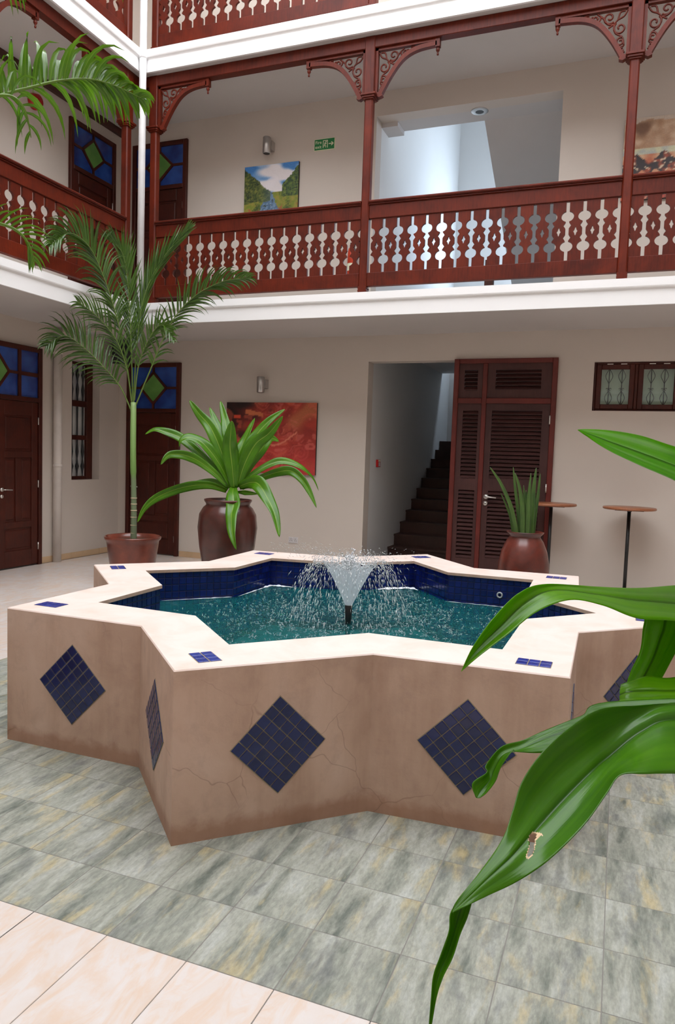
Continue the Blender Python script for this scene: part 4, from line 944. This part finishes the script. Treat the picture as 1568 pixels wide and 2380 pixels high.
SNAKE=[([[0.67,3.521,0.883],[0.589,3.511,1.147],[0.468,3.486,1.41],[0.346,3.453,1.588]],0.063,0.0),([[0.624,3.503,0.882],[0.582,3.499,1.035],[0.528,3.49,1.173],[0.463,3.476,1.311]],0.039,0.0),([[0.686,3.527,0.884],[0.643,3.529,1.121],[0.599,3.533,1.372],[0.566,3.539,1.596]],0.056,0.0),([[0.72,3.54,0.885],[0.702,3.552,1.123],[0.661,3.556,1.361],[0.603,3.548,1.534]],0.07,0.0),([[0.736,3.546,0.886],[0.72,3.557,1.096],[0.708,3.564,1.236],[0.692,3.571,1.404]],0.049,0.0),([[0.749,3.551,0.886],[0.736,3.56,1.054],[0.725,3.567,1.194],[0.712,3.575,1.348]],0.068,0.0),([[0.768,3.559,0.887],[0.761,3.575,1.126],[0.759,3.592,1.336],[0.765,3.611,1.54]],0.063,0.0),([[0.795,3.569,0.888],[0.794,3.588,1.127],[0.796,3.609,1.366],[0.809,3.632,1.598]],0.084,0.0),([[0.808,3.574,0.888],[0.821,3.596,1.1],[0.839,3.62,1.311],[0.848,3.642,1.536]],0.063,0.0)]
PALM=[([[-4.113,3.071,2.131],[-4.192,2.956,2.415],[-4.34,2.811,2.653],[-4.506,2.657,2.863],[-4.663,2.499,2.986],[-4.793,2.329,2.836]],0.054,0.0),([[-4.101,3.08,2.185],[-4.114,2.931,2.833],[-4.143,2.763,3.323],[-4.181,2.583,3.715],[-4.229,2.39,3.989],[-4.314,2.166,4.067],[-4.385,1.924,3.848]],0.054,0.0),([[-4.092,3.086,2.213],[-4.049,3.082,2.959],[-3.952,3.086,3.536],[-3.735,3.125,3.975],[-3.41,3.2,4.348]],0.054,0.0),([[-4.07,3.092,2.187],[-3.865,3.075,2.585],[-3.581,3.104,3.186],[-3.264,3.124,3.512],[-2.896,3.15,3.678],[-2.516,3.17,3.712]],0.054,0.0),([[-4.105,3.085,2.266],[-4.081,3.025,2.74],[-4.069,2.965,3.256],[-4.062,2.897,3.707],[-4.069,2.81,3.992],[-4.123,2.692,4.114]],0.054,0.0),([[-4.112,3.078,2.212],[-4.082,2.935,2.623],[-4.113,2.763,2.963],[-4.229,2.55,3.21],[-4.33,2.334,3.345]],0.054,0.0),([[-4.085,3.093,2.267],[-3.998,3.053,2.69],[-3.841,3.032,2.999],[-3.644,3.014,3.172],[-3.428,2.974,2.98]],0.054,0.0)]
NEARPALM=[([[-1.057,-2.12,3.117],[-1.023,-2.01,3.213],[-0.964,-1.891,3.295],[-0.899,-1.77,3.373],[-0.826,-1.648,3.426],[-0.764,-1.533,3.438],[-0.684,-1.415,3.415]],0.019,0.0),([[-0.887,-2.275,3.052],[-0.831,-2.196,3.102],[-0.812,-2.133,3.117],[-0.805,-2.08,3.08],[-0.817,-2.038,2.994]],0.018,0.0),([[-0.789,-1.949,3.955],[-0.735,-1.82,3.954],[-0.69,-1.698,3.918],[-0.675,-1.59,3.865]],0.019,0.0),([[-1.196,-1.994,2.686],[-1.104,-1.932,2.682],[-1.037,-1.882,2.652],[-1.004,-1.847,2.59],[-1.0,-1.824,2.521]],0.02,0.0),([[-0.925,-2.237,3.694],[-0.88,-2.17,3.642],[-0.832,-2.101,3.605]],0.018,0.0)]
FOREGROUND=[[[[1.8813,-2.9777,1.6631],[1.9046,-2.8231,1.6034],[1.9215,-2.713,1.5557]],[[1.7743,-3.0057,1.6921],[1.7856,-2.865,1.6508],[1.7936,-2.7678,1.6202]],[[1.7105,-3.0071,1.7122],[1.7155,-2.8899,1.6765],[1.7188,-2.8155,1.6513]],[[1.652,-2.9858,1.7225],[1.6507,-2.913,1.6996],[1.6494,-2.8719,1.6825]],[[1.6039,-2.9611,1.7255],[1.6039,-2.9295,1.7176],[1.6022,-2.92,1.7104]],[[1.5829,-2.9478,1.7248],[1.583,-2.9478,1.7239],[1.583,-2.9479,1.723]]],[[[1.958,-2.6593,1.3842],[1.9295,-2.8879,1.3507],[1.9157,-3.0026,1.3274]],[[1.8104,-2.7494,1.3714],[1.8015,-2.9042,1.3587],[1.7943,-3.0373,1.3422]],[[1.7259,-2.8463,1.3723],[1.7154,-2.9688,1.3684],[1.7228,-3.0857,1.3497]],[[1.6457,-2.9833,1.3889],[1.6394,-3.0504,1.3853],[1.6583,-3.1298,1.3766]],[[1.5545,-3.1666,1.4154],[1.5669,-3.1628,1.4034],[1.6014,-3.1934,1.3928]],[[1.5121,-3.2481,1.4068],[1.5248,-3.2341,1.3878],[1.5473,-3.248,1.3748]],[[1.4777,-3.3182,1.3687],[1.488,-3.2943,1.3501],[1.5046,-3.3102,1.3404]],[[1.4522,-3.3639,1.3244],[1.4565,-3.3522,1.3152],[1.4651,-3.3602,1.309]],[[1.4376,-3.3836,1.2837],[1.4376,-3.3836,1.2837],[1.4384,-3.3833,1.283]]],[[[1.8726,-2.7907,1.361],[1.9354,-2.7268,1.3212],[1.9716,-2.7372,1.287]],[[1.7576,-2.8789,1.3496],[1.8099,-2.8073,1.3226],[1.8576,-2.8009,1.3068]],[[1.7418,-2.9101,1.3057],[1.7858,-2.8417,1.2771],[1.8307,-2.8357,1.2714]],[[1.7377,-2.9268,1.2516],[1.7697,-2.8734,1.2284],[1.8052,-2.8709,1.2227]],[[1.721,-2.9476,1.2071],[1.7492,-2.9063,1.1855],[1.7803,-2.9059,1.1754]],[[1.7103,-2.9657,1.1679],[1.7357,-2.9356,1.1534],[1.759,-2.9374,1.1527]]],[[[1.9125,-2.9452,1.2559],[1.9048,-3.0263,1.2192],[1.9004,-3.0727,1.1982]],[[1.8035,-3.0114,1.2222],[1.7998,-3.0779,1.2142],[1.7984,-3.1115,1.2044]],[[1.7513,-3.0419,1.2258],[1.7504,-3.0971,1.2124],[1.7502,-3.1305,1.1985]],[[1.7168,-3.0667,1.2162],[1.7155,-3.1003,1.2055],[1.7146,-3.1341,1.1907]],[[1.701,-3.0733,1.2095],[1.7002,-3.0962,1.1959],[1.7008,-3.129,1.1869]]],[[[1.92,-3.1699,1.2317],[1.9109,-3.2393,1.2146],[1.8963,-3.3555,1.176]],[[1.7847,-3.285,1.2493],[1.7826,-3.3296,1.2397],[1.775,-3.4857,1.2059]],[[1.7235,-3.3509,1.2573],[1.7309,-3.3826,1.2295],[1.7338,-3.533,1.2164]],[[1.6682,-3.4252,1.2663],[1.6849,-3.4455,1.2024],[1.7009,-3.5563,1.2177]],[[1.6303,-3.4838,1.254],[1.6592,-3.4992,1.1916],[1.6843,-3.5855,1.2008]],[[1.5942,-3.5427,1.2291],[1.6301,-3.5549,1.1733],[1.6636,-3.6172,1.1744]],[[1.5711,-3.5864,1.1971],[1.6054,-3.5983,1.153],[1.6393,-3.6498,1.1522]],[[1.5638,-3.6238,1.1682],[1.5873,-3.6385,1.1406],[1.6122,-3.6729,1.1284]],[[1.5561,-3.6612,1.1417],[1.5704,-3.6781,1.1299],[1.5822,-3.6967,1.1106]],[[1.5337,-3.7045,1.1116],[1.5435,-3.7117,1.1092],[1.55,-3.7209,1.0977]],[[1.5141,-3.7352,1.0909],[1.5184,-3.7393,1.0869],[1.5215,-3.7435,1.0863]],[[1.5097,-3.7485,1.0815],[1.5107,-3.7481,1.081],[1.5117,-3.7477,1.0805]]],[[[1.5322,-3.7279,1.0954],[1.5223,-3.7213,1.0919],[1.5143,-3.7355,1.0865]],[[1.5279,-3.7367,1.0737],[1.516,-3.7311,1.0671],[1.5075,-3.7393,1.0726]],[[1.5214,-3.7461,1.0549],[1.513,-3.7391,1.0493],[1.5091,-3.7507,1.0571]],[[1.5158,-3.7609,1.0316],[1.5079,-3.7537,1.0262],[1.5031,-3.7656,1.0338]],[[1.5081,-3.776,1.0142],[1.5021,-3.7732,1.0116],[1.4982,-3.7798,1.0149]],[[1.5037,-3.7901,0.9949],[1.5007,-3.7882,0.9926],[1.4993,-3.7918,0.9947]],[[1.5021,-3.804,0.9633],[1.5012,-3.8044,0.9627],[1.5007,-3.8046,0.9622]]],[[[1.6994,-3.1919,1.212],[1.7003,-3.2142,1.1988],[1.7015,-3.2369,1.1784]],[[1.6339,-3.2196,1.1816],[1.6357,-3.2415,1.1688],[1.6315,-3.2773,1.1447]],[[1.5765,-3.2545,1.1576],[1.5788,-3.2756,1.1508],[1.5768,-3.3099,1.1351]],[[1.5389,-3.2914,1.1454],[1.5392,-3.3082,1.1356],[1.5336,-3.3369,1.139]],[[1.5057,-3.3261,1.1401],[1.5114,-3.3356,1.1289],[1.5301,-3.359,1.1489]],[[1.484,-3.358,1.1144],[1.4987,-3.3531,1.1058],[1.5142,-3.3778,1.1248]],[[1.4876,-3.3681,1.1058],[1.4942,-3.3668,1.091],[1.5067,-3.3827,1.1001]],[[1.4672,-3.3879,1.0906],[1.4827,-3.383,1.0777],[1.494,-3.3893,1.0796]],[[1.4751,-3.3972,1.0715],[1.478,-3.3963,1.0694],[1.4829,-3.3944,1.0695]]],[[[1.9522,-2.9667,1.2],[1.946,-3.0128,1.191],[1.9438,-3.0366,1.1724]],[[1.8036,-3.0466,1.1853],[1.8016,-3.0796,1.1848],[1.8006,-3.102,1.1789]],[[1.749,-3.0788,1.1797],[1.7485,-3.1006,1.1787],[1.7481,-3.1225,1.1745]],[[1.6858,-3.1145,1.1722],[1.6859,-3.1252,1.1722],[1.6864,-3.1361,1.1672]]]]

# ------------------------------------------------------------------ plants
def profile(t, base=.4): return min(1.0, base+1.5*t)*max(0.0,1-t**2.4)**.75
def ribbon(P, w, phi=0.0, fold=.20, wav=.06, nseg=26, base=.4, ref=None, tw=0.0):
    Q=crom(P,nseg); rows=[]; sd=rnd.random()*9
    for i,p in enumerate(Q):
        t=i/(nseg-1); d=(Q[min(i+1,nseg-1)]-Q[max(i-1,0)]).normalized()
        v=((ref or CAM)-p).normalized(); s=d.cross(v).normalized(); nrm=s.cross(d).normalized()
        c,sn=math.cos(phi+tw*t*t),math.sin(phi+tw*t*t); s,nrm=s*c+nrm*sn,nrm*c-s*sn
        ww=max(.0006,w*.5*profile(t,base)); row=[]
        for k_ in (-1,-.6,-.25,0,.25,.6,1):
            wave=wav*ww*math.sin(t*13+sd+(1.5 if k_>0 else 0))*abs(k_)
            row.append(p+s*(k_*ww)+nrm*(fold*ww*abs(k_)+wave))
        rows.append(row)
    return rows
def local(rows, o): return [[(p[0]-o[0],p[1]-o[1],p[2]-o[2]) for p in r] for r in rows]
def add_leaf(root, o, rows, mat, name='leaf', th=.0015):
    m=MB(); m.sheet(local(rows,o)); ob=m.build(name,mat,root); sd=ob.modifiers.new('thickness','SOLIDIFY'); sd.thickness=th; return ob
def lathe_pot(root, prof, mat, soil_r, soil_z, name='jar'):
    MB().lathe(prof,40).build(name,mat,root); m=MB()
    m.lathe([(soil_r,soil_z),(soil_r*.6,soil_z+.012),(0,soil_z+.018)],28); m.build('soil',SOIL,root)

o=(-2.462,2.657,0)
t=thing('potted_dracaena','tall dark brown jar with a broad leaved green plant before the red painting','plant',o)
lathe_pot(t,[(0,.0),(.215,0),(.225,.02),(.265,.28),(.315,.58),(.338,.80),(.322,.95),(.280,1.025),(.247,1.055),(.250,1.075),(.268,1.10),(.270,1.118),(.256,1.122),(.235,1.06),(.23,1.0)],JARM,.236,1.03)
MB().tube([(0,0,1.0),(.01,0,1.12),(.015,.0,1.19)],lambda q:.05-.02*q,10).build('stem',DRAC,t)
for i,(P,w,tw) in enumerate(JAR): add_leaf(t,o,ribbon(P,w*1.1,rnd.uniform(-.4,.4),.22,.2,tw=rnd.uniform(-1.0,1.0)),DRAC)
o=(.738,3.547,0)
t=thing('potted_snake_plant','reddish brown jar with upright snake plant blades before the louvred door','plant',o)
lathe_pot(t,[(0,0),(.185,0),(.20,.02),(.245,.22),(.277,.42),(.272,.55),(.245,.68),(.20,.79),(.168,.835),(.165,.85),(.198,.885),(.202,.895),(.188,.90),(.155,.85),(.15,.8)],JAR2,.155,.83)
for i,(P,w,tw) in enumerate(SNAKE):
    P=[(x+rnd.uniform(-.0,.0),y+(.06*((i%3)-1)),z) for x,y,z in P]; P[0]=(P[0][0],P[0][1],.82)
    add_leaf(t,o,ribbon(P,w*.72,rnd.uniform(-.3,.3),.30,.05,18,.75),SNAKEL,'blade',.004)

def frond(rows_, o, L, w, n, ang, droop, mat, root, up=.25, taper=.55, shape=None, rw=.010, sides=(1,-1), t0=.14, upz=.3, thin=0):
    Q=crom(rows_,80); m=MB(); off=lambda p:(p[0]-o[0],p[1]-o[1],p[2]-o[2])
    b0=len(m.v); m.tube([off(p) for p in Q],lambda q:rw*(1-.82*q),6)
    for i in range(b0,len(m.v)): m.uv[i]=(.5,.1)
    for j in range(n):
        for sd in sides:
            t=t0+(1-t0)*(j+.5*(sd>0))/(n+.2)+rnd.uniform(-.006,.006); t=min(t,.995); i=int(t*79); p=Q[i]; d=(Q[min(i+1,79)]-Q[max(i-1,0)]).normalized()
            v=(CAM-p).normalized(); s=d.cross(v).normalized()*sd; nz=s.cross(d)*sd
            if nz.z<0: nz=-nz
            
            if s.z<0 and t<.55 and rnd.random()<thin: continue
            l=L*(math.sin(PI*(.16+.80*(t-t0)/(1-t0)))**.7)*rnd.uniform(.88,1.1)
            a=ang*(1-.55*t)+rnd.uniform(-.08,.08); dr=(d*math.cos(a)+s*math.sin(a)+nz*up*rnd.uniform(.4,1.5)+v*rnd.uniform(-.25,.35)+Vector((0,0,upz*(1-.6*t)))).normalized()
            ns=7; rows=[]; pos=p.copy(); cur=dr.copy(); g=droop*rnd.uniform(.7,1.35)
            for q in range(ns):
                u=q/(ns-1); wd=w*.5*min(1,.45+2.2*u)*max(.02,1-u**1.8); sv=cur.cross(v if abs(cur.dot(v))<.9 else Vector((0,0,1))).normalized(); kk=rnd.uniform(-.1,.1)
                nv=sv.cross(cur); rows.append([off(pos-sv*wd+nv*wd*.4),off(pos),off(pos+sv*wd+nv*wd*.4)])
                pos=pos+cur*(l/(ns-1)); cur=(cur+Vector((0,0,-1))*g*(.4+u)).normalized()
            m.sheet(rows)
    return m.build('frond',mat,root)
o=(-4.0,2.985,0)
t=thing('potted_palm','slender young palm in a flared red brown pot in the inner courtyard corner','plant',o)
lathe_pot(t,[(0,0),(.235,0),(.245,.02),(.285,.24),(.318,.47),(.322,.505),(.346,.53),(.350,.552),(.340,.565),(.318,.56),(.305,.50)],POTM,.31,.505,'pot')
crown=Vector(PALM[2][0][0]); tp=[(0.012,0,.50),(.005,0,1.1),(-.02,.01,1.6),(crown.x-o[0],crown.y-o[1],crown.z+.02)]
tr=thing_=MB(); tr.tube(crom(tp,26),lambda q:.040-.006*math.sin(PI*q)*(q<.5)-.004*q,16); trk=tr.build('trunk',TRUNK,t)
for z in (.60,.70,.80,.885,.965,1.04): MB().lathe([(.036,z-.006),(.0415,z),(.036,z+.007)],16,(.008,0)).build('trunk_ring',RING,trk)
spec=[(.44,.026,36,1.15,.34,.35),(.46,.030,50,1.0,.40,.8),(.50,.030,36,.34,.01,.1),(.38,.030,38,1.0,.34,.6),(.46,.032,26,.5,.08,.3),(.34,.024,22,.9,.30,.4),(.30,.028,18,.8,.22,.4)]
for (P,w_,tw),(L,w,n,a,dr,uz) in zip(PALM,spec): frond(P,o,L,w,n,a,dr,PALML,t,t0=.24,upz=uz)
# the second palm stands just outside the picture on the left
o=(-2.10,-2.66,0)
t=thing('palm','tall palm on the left reaching its fronds in from outside the picture','plant',o)
lathe_pot(t,[(0,0),(.26,0),(.27,.02),(.31,.26),(.345,.50),(.36,.54),(.372,.58),(.36,.59),(.335,.585),(.325,.52)],POTM,.335,.53,'pot')
MB().tube([(0,0,.5),(.01,.0,1.5),(0,0,2.6)],.05,16).build('trunk',TRUNK,t)
spec=[(.30,.030,42,1.15,.62),(.24,.016,9,1.1,.7),(.22,.02,16,.9,.5),(.17,.014,16,.8,.32),(.2,.018,10,1.0,.5)]
for (P,w_,tw),(L,w,n,a,dr) in zip(NEARPALM,spec):
    base=Vector((-2.10,-2.66,2.55)); p0=Vector(P[0]); mid=(base+p0)/2+Vector((0,0,.22))
    MB().tube([tuple(q-Vector(o)) for q in crom([base,mid,p0],12)],.011,8).build('petiole',PALM2,t)
    frond(P,o,L,w,n,a,dr,PALM2,t,up=.45,t0=.0,upz=.7,thin=.75)
# the dracaena whose leaves hang into the right of the picture
o=(2.50,-3.18,0)
t=thing('dracaena','large broad leaved plant close to the camera at the right edge','plant',o)
lathe_pot(t,[(0,0),(.18,0),(.19,.02),(.24,.26),(.27,.46),(.25,.60),(.21,.68),(.22,.71),(.225,.73),(.20,.73),(.19,.66)],JARM,.19,.66)
cr=Vector((2.50,-3.18,1.28)); MB().tube([(0,0,.62),(0,.01,1.0),(0,0,1.34)],lambda q:.04-.012*q,12).build('stem',FGL,t)
for li,R in enumerate(FOREGROUND):
    R=[[Vector(p) for p in r] for r in R]
    if li not in (5,):
        f=R[0]; mid=[cr+(f[1]-cr)*.5+(p-f[1])*.55+Vector((0,0,.03)) for p in f]; st_=[cr+(p-f[1])*.25+Vector((0,0,.02*(li%3))) for p in f]
        R=[st_,mid]+R
    NS=(24 if li==4 else 9); n=(len(R)-1)*NS+1; cols=[crom([r[j] for r in R],n) for j in range(3)]; K=(41 if li==4 else 17); rows=[]
    for i in range(n):
        Lp,Mp,Rp=cols[0][i],cols[1][i],cols[2][i]; row=[]
        for q in range(K):
            u=q/(K-1); row.append(Lp*((1-2*u)*(1-u))+Mp*(4*u*(1-u))+Rp*(u*(2*u-1)))
        nr=(row[-1]-row[0]).cross(cols[1][min(i+1,n-1)]-cols[1][max(i-1,0)])
        if nr.length>1e-9:
            nr.normalize(); wd=(row[-1]-row[0]).length; sd=1 if nr.dot(CAM-Mp)>0 else -1
            for q in range(K):
                u=abs(q/(K-1)-.5)*2; row[q]=row[q]+nr*sd*wd*(-.030*math.exp(-(u/.10)**2)+.006*math.sin(u*9))
        rows.append(row)
    m=MB(); sk=mf=None
    if li==4:
        ic=(2+7.0)*NS
        def dist(i,kk):
            a_=(i+.5-ic)/24; b_=(kk+.5)/41-.62; x=a_*1.0+b_*1.2; y=b_-.10*math.sin(a_*5); return math.hypot(x/.62,y/.085)+.25*N(i*.13,kk*.22,1,2)
        sk=lambda i,kk: dist(i,kk)<.78; mf=lambda i,kk: 1 if dist(i,kk)<1.0 else 0
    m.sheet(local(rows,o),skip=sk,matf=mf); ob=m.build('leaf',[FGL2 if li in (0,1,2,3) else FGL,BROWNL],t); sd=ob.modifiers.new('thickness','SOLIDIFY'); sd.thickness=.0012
